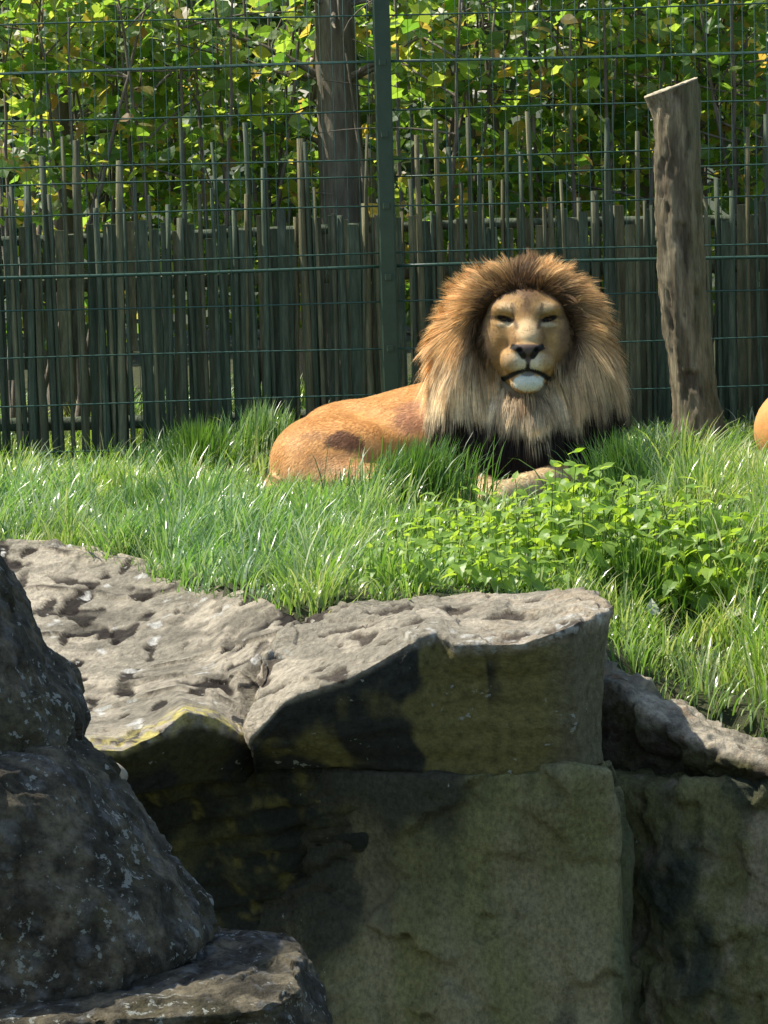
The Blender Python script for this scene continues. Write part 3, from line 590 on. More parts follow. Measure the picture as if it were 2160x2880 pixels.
# trunk, hips, shoulders, legs
S.ell(P(960, 1288, 0.55), (0.22, 0.25, 0.17), 0.05)
S.ell(P(985, 1270, 0.80), (0.22, 0.22, 0.19), 0.08)                         # far hip
S.cap(P(985, 1268, 0.62), P(1340, 1212, 0.42), 0.17, 0.21, 0.10)            # barrel
S.ell(P(1180, 1242, 0.42), (0.26, 0.22, 0.17), 0.06)                        # ribs
S.cap(P(930, 1222, 0.62), P(1320, 1145, 0.45), 0.06, 0.10, 0.12)            # back line
S.ell(P(930, 1296, 0.40), (0.235, 0.27, 0.185), 0.03)                       # near haunch
S.ell(P(1010, 1295, 0.26), (0.17, 0.13, 0.15), 0.05)                        # thigh
for k_ in range(4): S.cap(P(1085 + 26 * k_, 1146, 0.40), P(1100 + 30 * k_, 1240, 0.235), 0.016, 0.02, 0.03)   # skin folds over the ribs
S.ell(P(1390, 1170, 0.36), (0.24, 0.22, 0.25), 0.08)                        # shoulders
S.ell(P(1480, 1240, 0.22), (0.24, 0.18, 0.20), 0.08)                        # chest
S.cap(P(1450, 1150, 0.34), H(0, 0.27, 0.08), 0.19, 0.15, 0.08)              # neck
S.cap(P(870, 1345, 0.22), P(1060, 1350, 0.02), 0.075, 0.06, 0.05)           # hind leg on the ground
S.ell(P(1075, 1368, -0.06), (0.09, 0.075, 0.05), 0.04)                      # hind paw
S.cap(P(790, 1335, 0.50), P(757, 1372, 0.15), 0.035, 0.026, 0.03)           # tail
S.cap(P(757, 1372, 0.15), P(800, 1392, -0.05), 0.026, 0.022, 0.02)
for leg in (((1640, 1275, 0.25, 0.10), (1600, 1345, 0.06, 0.07), (1480, 1376, -0.16, 0.052), (1405, 1392, -0.26)), ((1330, 1275, 0.25, 0.10), (1360, 1350, 0.08, 0.07), (1365, 1380, -0.02, 0.05), (1372, 1390, -0.10))):
    pts = [P(*k[:3]) for k in leg]
    S.cap(pts[0], pts[1], leg[0][3], leg[1][3], 0.06); S.cap(pts[1], pts[2], leg[1][3], leg[2][3], 0.04); S.cap(pts[2], pts[3], leg[2][3], 0.045, 0.03)
    dv = nrm((pts[3] - pts[2]) * np.array([1, 1, 0])); sd_ = np.array([-dv[1], dv[0], 0]); S.ell(pts[3], (0.062, 0.062, 0.038), 0.03)
    for tt in (-0.045, -0.015, 0.015, 0.045): S.ell(pts[3] + dv * (0.058 - 0.2 * abs(tt)) + sd_ * tt - np.array([0, 0, 0.006]), (0.022, 0.022, 0.025), 0.008)
# head
S.ell(H(0, 0.25, 0.09), (0.172, 0.17, 0.155), 0.05)
S.ell(H(0, 0.17, 0.165), (0.135, 0.075, 0.070), 0.05)
for sx in (-1, 1):
    S.ell(H(sx * 0.112, 0.180, 0.02), (0.066, 0.085, 0.11), 0.05)            # cheeks
    S.ell(H(sx * 0.078, 0.115, 0.160), (0.050, 0.035, 0.026), 0.03)         # brow
    S.ell(H(sx * 0.047, 0.054, -0.038), (0.056, 0.062, 0.050), 0.040)       # whisker pads
    S.ell(H(sx * 0.150, 0.27, 0.200), (0.045, 0.03, 0.045), 0.02)            # ears
S.cap(H(0, 0.128, 0.165), H(0, 0.078, 0.075), 0.048, 0.054, 0.045)            # nose bridge
S.ell(H(0, 0.055, 0.045), (0.056, 0.062, 0.048), 0.03)
S.ell(H(0, 0.16, -0.075), (0.092, 0.11, 0.068), 0.04)                        # jaw
S.ell(H(0, 0.062, -0.118), (0.064, 0.056, 0.042), 0.018)                    # chin
S.ell(H(0, 0.008, 0.004), (0.058, 0.028, 0.027), 0.014)                     # nose pad
for sx in (-1, 1):
    S.ell(H(sx * 0.084, 0.080, 0.122), (0.034, 0.030, 0.015), 0.02, sub=True)     # eye sockets
    S.ell(H(sx * 0.086, 0.118, 0.140), (0.036, 0.022, 0.014), 0.010)              # upper lids
    S.ell(H(sx * 0.084, 0.112, 0.103), (0.034, 0.018, 0.010), 0.012)              # lower lids
    S.ell(H(sx * 0.031, -0.018, -0.002), (0.011, 0.020, 0.008), 0.006, sub=True)  # nostrils
mouth = [H(0, 0.0, -0.070), H(0.035, 0.010, -0.081), H(0.07, 0.028, -0.096), H(0.104, 0.062, -0.110), H(0.118, 0.10, -0.132)]
mouth_l = [H(-x_, y_, z_) for x_, y_, z_ in (toH(np.array(mouth)))]
for ln in (mouth, mouth_l):
    for a, b in zip(ln[:-1], ln[1:]): S.cap(a, b, 0.007, 0.007, 0.008, sub=True)
S.cap(H(0, -0.022, -0.025), H(0, -0.004, -0.07), 0.005, 0.006, 0.006, sub=True)
V, q = S.nets(); NV = vnormals(V, q); h = toH(V)
def seg_d(h, pts):
    r = np.full(len(h), 9.0); pts = np.array(pts)
    for a, b in zip(pts[:-1], pts[1:]):
        ab = b - a; t = np.clip(((h - a) @ ab) / (ab @ ab), 0, 1); r = np.minimum(r, np.linalg.norm(h - a - t[:, None] * ab, axis=-1))
    return r
def e2(h, cx, cz, rx, rz): return np.sqrt(((h[:, 0] - cx) / rx) ** 2 + ((h[:, 2] - cz) / rz) ** 2)
def face_edge(h):                                # metres outside (+) the outline of the short-haired face
    wd = np.interp(h[:, 2], [-0.166, -0.145, -0.11, -0.06, 0.0, 0.06, 0.12, 0.18, 0.215, 0.238], [0.046, 0.064, 0.094, 0.118, 0.146, 0.164, 0.168, 0.146, 0.092, 0.0])
    return np.maximum(np.abs(h[:, 0] + 0.004) - wd, np.maximum(h[:, 2] - 0.238, -0.164 - h[:, 2]))
def lion_color(V, NV):
    h = toH(V); ax = np.abs(h[:, 0]); n = fbm(V * 11, 4)
    c = mix(np.array([0.50, 0.24, 0.070]), np.array([0.56, 0.295, 0.10]), sst(n, -0.4, 0.5))
    c = mix(c, np.array([0.52, 0.40, 0.24]), 0.75 * sst(-V[:, 2], -0.14, 0.02))
    pt = P(975, 1243, 0.16); e = np.sqrt(((V[:, 0] - pt[0]) / 0.082) ** 2 + ((V[:, 2] - pt[2] - 0.008 * np.sin(V[:, 0] * 30)) / 0.034) ** 2) + 0.25 * n
    c = mix(c, np.array([0.13, 0.055, 0.022]), (1 - sst(e, 0.8, 1.08)) * (V[:, 1] < 0.45))
    pt = P(890, 1228, 0.16); e = np.sqrt(((V[:, 0] - pt[0]) / 0.05) ** 2 + ((V[:, 2] - pt[2]) / 0.016) ** 2); c = mix(c, np.array([0.30, 0.15, 0.06]), 0.6 * (1 - sst(e, 0.6, 1.2)))
    pt = P(1000, 1300, 0.16); e = np.sqrt(((V[:, 0] - pt[0]) / 0.16) ** 2 + ((V[:, 2] - pt[2]) / 0.05) ** 2); c = mix(c, np.array([0.30, 0.17, 0.075]), 0.6 * (1 - sst(e + 0.6 * n, 0.5, 1.2)))
    pt = P(1165, 1180, 0.2); e = np.linalg.norm((V - pt) / np.array([0.10, 0.4, 0.09]), axis=1); c = mix(c, np.array([0.30, 0.14, 0.08]), 0.75 * (1 - sst(e + 0.9 * np.abs(n), 0.5, 1.2)))
    paw = (V[:, 1] < -0.05) & (V[:, 2] < 0.16); c = np.where(paw[:, None], np.array([0.62, 0.46, 0.24]), c)
    # head
    hd = sst(-np.linalg.norm((h - np.array([0, 0.12, 0.03])) / np.array([0.24, 0.30, 0.27]), axis=1), -1.1, -0.95)
    f = mix(np.array([0.27, 0.150, 0.046]), np.array([0.40, 0.235, 0.082]), sst(n + 0.4 * fbm(V * 45, 2), -0.35, 0.4))
    f = mix(f, np.array([0.10, 0.055, 0.026]), 0.8 * (1 - sst(ax + 0.02 * n, 0.008, 0.045)) * sst(h[:, 2], 0.11, 0.17))           # dark streak on the forehead
    f = mix(f, np.array([0.30, 0.17, 0.08]), 0.6 * (1 - sst(ax, 0.04, 0.06)) * sst(h[:, 2], 0.02, 0.05) * (1 - sst(h[:, 2], 0.05, 0.09)))
    f = mix(f, np.array([0.17, 0.10, 0.045]), 0.6 * (1 - sst(np.abs(ax - 0.062), 0.008, 0.026)) * sst(h[:, 2], -0.03, 0.02) * (1 - sst(h[:, 2], 0.07, 0.11)))
    f = mix(f, np.array([0.58, 0.42, 0.22]), 0.75 * (1 - sst(e2(h, 0, 0.075, 0.045, 0.055), 0.5, 1.15)))
    for sx in (-1, 1):
        f = mix(f, np.array([0.46, 0.37, 0.22]), 0.7 * (1 - sst(e2(h, sx * 0.078, 0.100, 0.038, 0.011), 0.6, 1.2)))   # pale under the eye
        f = mix(f, np.array([0.56, 0.42, 0.24]), 0.45 * (1 - sst(e2(h, sx * 0.07 - 0.006, 0.168, 0.036, 0.024) + 0.4 * n, 0.6, 1.2)))
        f = mix(f, np.array([0.010, 0.006, 0.004]), (np.sign(h[:, 0]) == sx) * (1 - sst(np.sqrt(((ax - 0.084) / 0.036) ** 2 + ((h[:, 2] - 0.123 - 0.25 * (ax - 0.084)) / 0.0128) ** 2), 0.7, 1.15)))
        t1 = seg_d(h[:, [0, 2]], [(sx * 0.050, 0.116), (sx * 0.040, 0.086)]); f = mix(f, np.array([0.07, 0.04, 0.025]), 0.8 * (1 - sst(t1, 0.002, 0.012)))
        t2 = seg_d(h[:, [0, 2]], [(sx * 0.12, 0.126), (sx * 0.14, 0.13)]); f = mix(f, np.array([0.10, 0.06, 0.03]), 0.8 * (1 - sst(t2, 0.004, 0.010)))
        t3 = seg_d(h[:, [0, 2]], [(sx * 0.050, 0.140), (sx * 0.056, 0.178)]); f = mix(f, np.array([0.13, 0.075, 0.035]), 0.7 * (1 - sst(t3 + 0.004 * n, 0.003, 0.012)))
        t4 = seg_d(h[:, [0, 2]], [(sx * 0.085, 0.085), (sx * 0.125, 0.075), (sx * 0.14, 0.04)]); f = mix(f, np.array([0.20, 0.115, 0.045]), 0.5 * (1 - sst(t4, 0.004, 0.016)))
        pad = 1 - sst(e2(h, sx * 0.044, -0.045, 0.052, 0.038), 0.75, 1.15); f = mix(f, np.array([0.66, 0.58, 0.40]), 0.7 * pad * (1 - 0.8 * sst(ax, 0.025, 0.07)))
        for r_ in range(3):                                                                                          # whisker spot rows
            zz = -0.026 - 0.015 * r_
            wd = np.abs(h[:, 2] - zz - 0.1 * (ax - 0.05)); sp = (np.sin(ax * 420 + r_) > 0.2); f = mix(f, np.array([0.22, 0.15, 0.08]), 0.5 * sp * (1 - sst(wd, 0.002, 0.004)) * (np.sign(h[:, 0]) == sx) * (ax > 0.035) * (ax < 0.095))
    f = mix(f, np.array([0.58, 0.57, 0.45]), 1 - sst(e2(h, 0, -0.120, 0.060, 0.035) + 0.25 * fbm(V * 40, 2), 0.8, 1.12))                      # chin
    m2 = [(0, -0.070), (0.035, -0.081), (0.07, -0.096), (0.104, -0.110), (0.116, -0.132)]; md = seg_d(np.stack([ax, h[:, 2]], -1), m2) - 0.05 * np.clip(ax, 0, 0.1); f = mix(f, np.array([0.012, 0.010, 0.008]), (1 - sst(md, 0.003, 0.0095)) * (h[:, 1] < 0.17))
    f = mix(f, np.array([0.05, 0.04, 0.032]), 0.8 * (1 - sst(e2(h, 0, -0.088, 0.03, 0.010), 0.7, 1.2)))
    pd_ = seg_d(h[:, [0, 2]], [(0, -0.02), (0, -0.072)]); f = mix(f, np.array([0.02, 0.014, 0.01]), 1 - sst(pd_, 0.006, 0.011))
    tri = np.maximum(ax - 0.056 * np.clip((h[:, 2] + 0.05) / 0.07, 0, 1), np.maximum(h[:, 2] - 0.020, -0.05 - h[:, 2])); f = mix(f, np.array([0.085, 0.058, 0.045]), (1 - sst(tri, -0.002, 0.006)) * (h[:, 1] < 0.06))
    ns = np.minimum(seg_d(h[:, [0, 2]], [(0.018, -0.022), (0.034, 0.002), (0.056, 0.014)]), seg_d(h[:, [0, 2]], [(-0.018, -0.022), (-0.034, 0.002), (-0.056, 0.014)])); f = mix(f, np.array([0.010, 0.008, 0.006]), (1 - sst(ns, 0.009, 0.015)) * (h[:, 1] < 0.07))
    f = mix(f, np.array([0.11, 0.062, 0.03]), 0.92 * sst(face_edge(h) + 0.03 * n, -0.055, 0.004) * sst(h[:, 2], -0.1, 0.0))  # dark fur rim, with the mane's shadow painted into the face edge
    return mix(c, f, hd)
lion = empty('lion', P(1400, 1370, 0.1) * np.array([1, 1, 0]), 'maned male lion lying in the grass with its face turned forward', 'lion')
LC = lion_color(V, NV)
lo_ = np.array(lion.location)
body = link('body', mesh('body', V - lo_, q, cols=LC), M_coat, lion)
for sx in (-1, 1):
    c = H(sx * 0.084, 0.132, 0.122) - lo_; u, v = np.meshgrid(np.linspace(0, 2 * math.pi, 20, endpoint=False), np.linspace(0, math.pi, 12), indexing='ij')
    E = c + 0.0255 * np.stack([np.cos(u) * np.sin(v), np.sin(u) * np.sin(v), np.cos(v)], -1); link('eye', mesh('eye', E, grid_quads(20, 12, True)), M_eye, lion)
# short coat
def fur(V, q, NV, n, length, width, flowf, colf, lift=0.35, keep=None, var=0.09):
    p, nn = sample(V, q, n, NV)
    if keep is not None: m = keep(p); p, nn = p[m], nn[m]
    n = len(p); f = flowf(p) + 0.25 * rng.normal(size=(n, 3)); f = nrm(f - nn * (f * nn).sum(-1, keepdims=True)); L = (length(p) if callable(length) else length) * rng.uniform(0.7, 1.25, n)
    d = nrm(f + nn * lift); s = np.array([0, 0.55, 1.0]); Pc = p[:, None] + d[:, None] * (L[:, None] * s)[..., None] - nn[:, None] * (lift * 0.3 * L[:, None] * s ** 2)[..., None] - nn[:, None] * 0.001
    Sd = nrm(np.cross(d, nn))[:, None] + np.zeros((1, 3, 1)); W_ = np.broadcast_to(width * np.array([1, 0.8, 0.15]), (n, 3)) * rng.uniform(0.7, 1.3, (n, 1))
    c = colf(p, nn) * rng.uniform(1 - var, 1 + var, (n, 1)); c3 = c[:, None] * np.array([0.85, 1.0, 1.1])[None, :, None]
    return strips(Pc, W_, Sd, c3)
def inface(p): hh = toH(p); return (hh[:, 1] < 0.24) & (face_edge(hh) < 0.03)
bv, bq, bc = fur(V, q, NV, 120000, 0.022, 0.0012, lambda p: np.array([-0.7, 0.35, -0.6]) + 0 * p, lion_color, 0.20, keep=lambda p: ~inface(p) & (p[:, 2] > -0.06), var=0.12)
link('short_coat', mesh('short_coat', bv - lo_, bq, cols=bc), M_fur, lion)
def faceflow(p): hh = toH(p); return RIGHT * (hh[:, :1] * 6) + UP * ((hh[:, 2:] - 0.02) * 5) + f0 * 0.6
def nodark(p): hh = toH(p); c = lion_color(p, p); return inface(p) & (c.max(1) > 0.13) & (hh[:, 1] > 0.0)
fv, fq, fc = fur(V, q, NV, 90000, 0.011, 0.0010, faceflow, lion_color, 0.30, keep=nodark, var=0.28)
link('face_fur', mesh('face_fur', fv - lo_, fq, cols=fc), M_fur, lion)

# mane
xs = np.arange(HO[0] - 0.52, HO[0] + 0.52, 0.010); ys = np.arange(HO[1] - 0.05, HO[1] + 0.75, 0.010); zs = np.arange(HO[2] - 0.58, HO[2] + 0.42, 0.010)
Mn = Sculpt(xs, ys, zs)
Mn.ell(H(-0.01, 0.36, 0.06), (0.215, 0.16, 0.215), 0.05)
for th_ in np.linspace(0, 2 * math.pi, 26, endpoint=False):
    zz = 0.055 + 0.205 * math.sin(th_); yy = 0.215 - 0.02 * abs(math.cos(th_)); Mn.ell(H(-0.008 + 0.228 * math.cos(th_), yy + 0.02, zz), (0.048, 0.075, 0.050), 0.04)
Mn.ell(H(-0.245, 0.25, -0.13), (0.095, 0.15, 0.20), 0.06); Mn.ell(H(0.235, 0.25, -0.13), (0.105, 0.15, 0.20), 0.06)
Mn.ell(H(-0.28, 0.26, -0.24), (0.085, 0.13, 0.12), 0.05); Mn.ell(H(0.285, 0.27, -0.24), (0.08, 0.13, 0.15), 0.05)
Mn.ell(H(0, 0.19, -0.25), (0.20, 0.12, 0.11), 0.06)
Mn.ell(H(-0.01, 0.24, -0.36), (0.27, 0.15, 0.14), 0.06)
Mn.ell(H(0.02, 0.45, -0.12), (0.30, 0.22, 0.24), 0.08)
mv, mq = Mn.nets(); mn = vnormals(mv, mq)
def mane_color(p, t):
    hh = toH(p); x_, z_ = hh[:, 0], hh[:, 2]; ax = np.abs(x_ + 0.01); n1 = fbm(p * 9, 3); n2 = fbm(p * np.array([26, 26, 8.]), 2)
    gold = np.array([0.80, 0.49, 0.19]); blond = np.array([0.90, 0.73, 0.46]); brown = np.array([0.13, 0.07, 0.032]); black = np.array([0.020, 0.013, 0.010])
    c = mix(gold, blond, sst(-z_ + 0.12 * n1, -0.06, 0.12)); c = mix(c, np.array([0.36, 0.19, 0.07]), 0.5 * sst(n2, 0.05, 0.5))
    c = mix(c, np.array([0.46, 0.29, 0.13]), 0.45 * sst(x_, 0.02, 0.2))
    r = e2(hh, -0.005, 0.05, 0.215, 0.225) - 0.10 * sst(z_, 0.1, 0.22)
    c = mix(c, brown * 0.75, 0.90 * (1 - sst(r + 0.10 * n1, 0.96, 1.10)) * sst(z_, -0.14, 0.0) )
    c = mix(c, brown * 0.8, 0.85 * (1 - sst(ax, 0.03, 0.075)) * sst(z_, 0.16, 0.24))
    c = mix(c, brown * 1.7, 0.6 * (1 - sst(e2(hh, 0, -0.2, 0.10, 0.06), 0.6, 1.3)))
    dk = sst(-z_ + 0.05 * n1 - 0.05 * sst(0.12 - ax, 0, 0.1) + 0.05 * sst(x_, 0.15, 0.3) + 0.03 * sst(-x_, 0.12, 0.2), 0.25, 0.285); c = mix(c, black, dk)
    c = mix(c, black, 0.95 * sst(x_ + 0.03 * n1, 0.20, 0.29) * sst(-z_, 0.15, 0.23))
    return c
def mane_ok(p): hh = toH(p); return ~((hh[:, 1] < 0.26) & (face_edge(hh) < -0.004 + 0.012 * noise(p * 40)))
def mane_flow(p):
    hh = toH(p); cx, cz = -0.01, 0.06; rx = hh[:, 0] - cx; rz = hh[:, 2] - cz; L = np.sqrt(rx * rx + rz * rz) + 1e-6
    up = sst(hh[:, 2], -0.06, 0.14); rad_w = 0.35 + 0.85 * up; dn = 1.1 * (1 - up) + 0.10
    return RIGHT * (rx / L * rad_w)[:, None] + UP * ((rz / L * rad_w) - dn)[:, None] + f0 * (0.25 * up + 0.05)[:, None]
def mane_len(p):
    hh = toH(p); up = sst(hh[:, 2], -0.1, 0.15); low = sst(-hh[:, 2], 0.16, 0.3); return ((0.21 - 0.07 * low) * (1 - up) + 0.105 * up) * np.clip(0.30 + face_edge(hh) / 0.085, 0.30, 1.0)
def mane_sdf(p):
    o_ = np.array([Mn.xs[0], Mn.ys[0], Mn.zs[0]]); g_ = np.clip((p - o_) / 0.010, 0, np.array(Mn.D.shape) - 1.001); i_ = g_.astype(int); f_ = g_ - i_; r = 0
    for dx in (0, 1):
        for dy in (0, 1):
            for dz in (0, 1): r = r + Mn.D[i_[:, 0] + dx, i_[:, 1] + dy, i_[:, 2] + dz] * (f_[:, 0] if dx else 1 - f_[:, 0]) * (f_[:, 1] if dy else 1 - f_[:, 1]) * (f_[:, 2] if dz else 1 - f_[:, 2])
    return r
def push_out(p, off):
    e_ = 0.012; d_ = mane_sdf(p); g_ = nrm(np.stack([mane_sdf(p + np.eye(3)[k] * e_) - mane_sdf(p - np.eye(3)[k] * e_) for k in range(3)], -1)); return p + g_ * np.clip(off - d_, 0, 0.05)[:, None]
def strands(p, nn):
    n = len(p); wv = np.stack([fbm(p * 7 + 50 * k, 2) for k in range(3)], -1); f = mane_flow(p) + 0.10 * rng.normal(size=(n, 3)) + 0.9 * wv + 0.35 * np.stack([fbm(p * 17 + 31 * k, 2) for k in range(3)], -1); f = nrm(f - 0.55 * nn * (f * nn).sum(-1, keepdims=True)); zl = -0.285 + 0.05 * sst(np.abs(toH(p)[:, 0] + 0.0), 0.10, 0.2) - 0.07 * rng.random(n) ** 1.5 + 0.04 * fbm(p * 14, 2); zr = toH(p)[:, 2]; L = mane_len(p); L = np.where((zr < 0.0) & (zr > zl), np.minimum(L, np.maximum(zr - zl, 0.035) * 1.05), L) * rng.uniform(0.7, 1.12, n) * (1 + 0.5 * np.clip(fbm(p * 16 + 7, 2), -0.6, 0.8)) * np.where(rng.random(n) < 0.03, 1.35, 1.0)
    up = sst(toH(p)[:, 2], -0.06, 0.14); lift = 0.28 + 0.35 * up
    d0 = nrm(f + nn * lift[:, None]); g = np.array([0, -0.02, -1.0]); s = np.linspace(0, 1, 6); pts = [p - nn * 0.006]; d = d0
    for k in range(5):
        d = nrm(d + g * (0.10 + 0.10 * (1 - up))[:, None] - nn * (0.04 * lift)[:, None]); pts.append(push_out(pts[-1] + d * (L / 5)[:, None], 0.004 + 0.010 * OFF[:n] * (k + 1) / 5))
    return np.stack(pts, 1)
NS = 60000; OFF = rng.random(200000)
p, nn = sample(mv, mq, NS * 2, mn); kp = mane_ok(p) & (nn @ f0 < 0.75); p, nn = p[kp][:NS], nn[kp][:NS]
p2, n2_ = sample(V, q, 160000, NV); h2 = toH(p2); fe = face_edge(h2)
k2_ = (h2[:, 1] < 0.34) & (np.abs(h2[:, 0]) < 0.26) & (h2[:, 2] > -0.34) & (h2[:, 2] < 0.36) & (fe > -0.006 + 0.014 * noise(p2 * 40)) & ((h2[:, 1] < 0.30) | (h2[:, 2] < -0.1)) & (n2_ @ f0 < 0.3)
k2_ &= mane_sdf(p2) > -0.004; p2, n2_ = p2[k2_][:14000], n2_[k2_][:14000]; p, nn = np.vstack([p, p2]), np.vstack([nn, n2_])
gi = rng.choice(len(p), 4200, replace=False); GS = strands(p[gi], nn[gi]); SS = strands(p, nn)
near = np.concatenate([np.argmin(((p[a:a + 1500, None] - p[gi][None]) ** 2).sum(-1), 1) for a in range(0, len(p), 1500)])
s6 = np.linspace(0, 1, 6); offs = (SS[:, :1] - GS[near][:, :1]); tgt = GS[near] + offs * (1 - 0.75 * s6)[None, :, None]
ck = rng.uniform(0.25, 0.85, 4200)[near][:, None, None] * s6[None, :, None]; SS = SS * (1 - ck) + tgt * ck
tan = nrm(np.gradient(SS, axis=1)); Sd = nrm(np.cross(tan, nn[:, None] + 0.35 * rng.normal(size=(len(p), 1, 3))))
W_ = np.array([1.0, 1.0, 0.9, 0.75, 0.5, 0.1])[None] * rng.uniform(0.0006, 0.0014, (len(p), 1))
cr = mane_color(p, 0); ctip = mane_color(SS[:, -1] * 0.55 + p * 0.45, 1); gcol = rng.uniform(0.62, 1.25, 4200)[near]
cc = (cr[:, None] * (1 - s6)[None, :, None] + ctip[:, None] * s6[None, :, None]) * (np.array([0.8, 0.92, 1, 1.05, 1.08, 1.08])[None, :, None]) * (gcol * rng.uniform(0.85, 1.12, len(p)))[:, None, None]
sv_, sq_, sc_ = strips(SS, W_, Sd, cc)
core_c = mane_color(mv, 0) * 0.45
mane = link('mane', mesh('mane', np.vstack([mv, sv_]) - lo_, np.vstack([mq, sq_ + len(mv)]), cols=np.vstack([core_c, sc_])), M_mane, lion)

# ------------------------------------------------------------------ second lion at the edge
oL = P(2124, 1240, 0.9); bx = oL[0]
S2 = Sculpt(np.arange(bx - 0.1, bx + 1.9, 0.02), np.arange(0.35, 1.5, 0.02), np.arange(-0.15, 0.95, 0.02))
S2.ell((bx + 0.23, 0.90, 0.105), (0.235, 0.24, 0.20), 0.06); S2.cap((bx + 0.38, 0.92, 0.12), (bx + 1.0, 0.95, 0.24), 0.18, 0.2, 0.1); S2.ell((bx + 1.05, 0.95, 0.28), (0.22, 0.19, 0.25), 0.08)
S2.cap((bx + 1.1, 0.95, 0.4), (bx + 1.3, 0.9, 0.58), 0.13, 0.12, 0.06); S2.ell((bx + 1.36, 0.86, 0.6), (0.14, 0.13, 0.13), 0.05); S2.ell((bx + 1.46, 0.76, 0.55), (0.075, 0.08, 0.065), 0.04)
for dx, dy in ((1.27, 0.9), (1.40, 0.98)): S2.ell((bx + dx, dy, 0.73), (0.045, 0.025, 0.05), 0.02)
S2.cap((bx + 0.3, 0.7, 0.05), (bx + 0.62, 0.58, 0.0), 0.075, 0.055, 0.05)
for dy in (0.8, 1.05): S2.cap((bx + 1.1, dy, 0.1), (bx + 1.6, dy - 0.1, 0.02), 0.075, 0.055, 0.05)
v2, q2 = S2.nets(); c2 = mix(np.array([0.48, 0.21, 0.055]), np.array([0.54, 0.27, 0.085]), sst(fbm(v2 * 9, 3), -0.3, 0.4))
ll = empty('lion', (bx + 0.7, 0.9, 0), 'second tawny lion lying beside the bare log post, only its rump in view', 'lion')
link('body', mesh('body', v2 - np.array(ll.location), q2, cols=c2), M_coat, ll)

# ------------------------------------------------------------------ trees and shrubs behind the fence
def leaf_template(lobed):
    if lobed: pts = [(0, 0, 0), (-0.34, 0.22, 0.10), (-0.50, 0.58, 0.06), (-0.20, 0.74, 0.05), (0, 1.05, -0.06), (0.20, 0.74, 0.05), (0.50, 0.58, 0.06), (0.34, 0.22, 0.10), (0, 0.5, 0)]
    else: pts = [(0, 0, 0), (-0.28, 0.20, 0.08), (-0.38, 0.48, 0.08), (-0.22, 0.80, 0.04), (0, 1.05, -0.06), (0.22, 0.80, 0.04), (0.38, 0.48, 0.08), (0.28, 0.20, 0.08), (0, 0.5, 0)]
    tr = [(8, (k + 1) % 8, k) for k in range(8)]; return np.array(pts), np.array(tr)
LT, LTR = leaf_template(True); LO, _ = leaf_template(False)
def rand_rot(n, tilt=0.9):
    a = rng.uniform(0, 2 * math.pi, n); nn = np.stack([rng.normal(0, tilt, n), rng.normal(0, tilt, n) - 0.25, np.ones(n)], -1); nn = nrm(nn)
    t = nrm(np.cross(nn, np.stack([np.cos(a), np.sin(a), 0 * a - 0.3], -1))); b = np.cross(nn, t); return np.stack([t, b, nn], -1)
def leaves_mesh(name, pos, size, tmpl, tilt=0.9):
    n = len(pos); R = rand_rot(n, tilt); Vv = pos[:, None] + np.einsum('nij,kj->nki', R, tmpl - np.array([0, 0.5, 0])) * size[:, None, None]
    T = (np.arange(n) * 9)[:, None, None] + LTR[None]; return mesh(name, Vv, None, T, smooth=False)
lm = {}
for key, tp in (('a', LT), ('b', LO)): lm[key] = mesh('leaf', tp - np.array([0, 0.5, 0]), None, LTR, smooth=False); lm[key].materials.append(M_leaf)
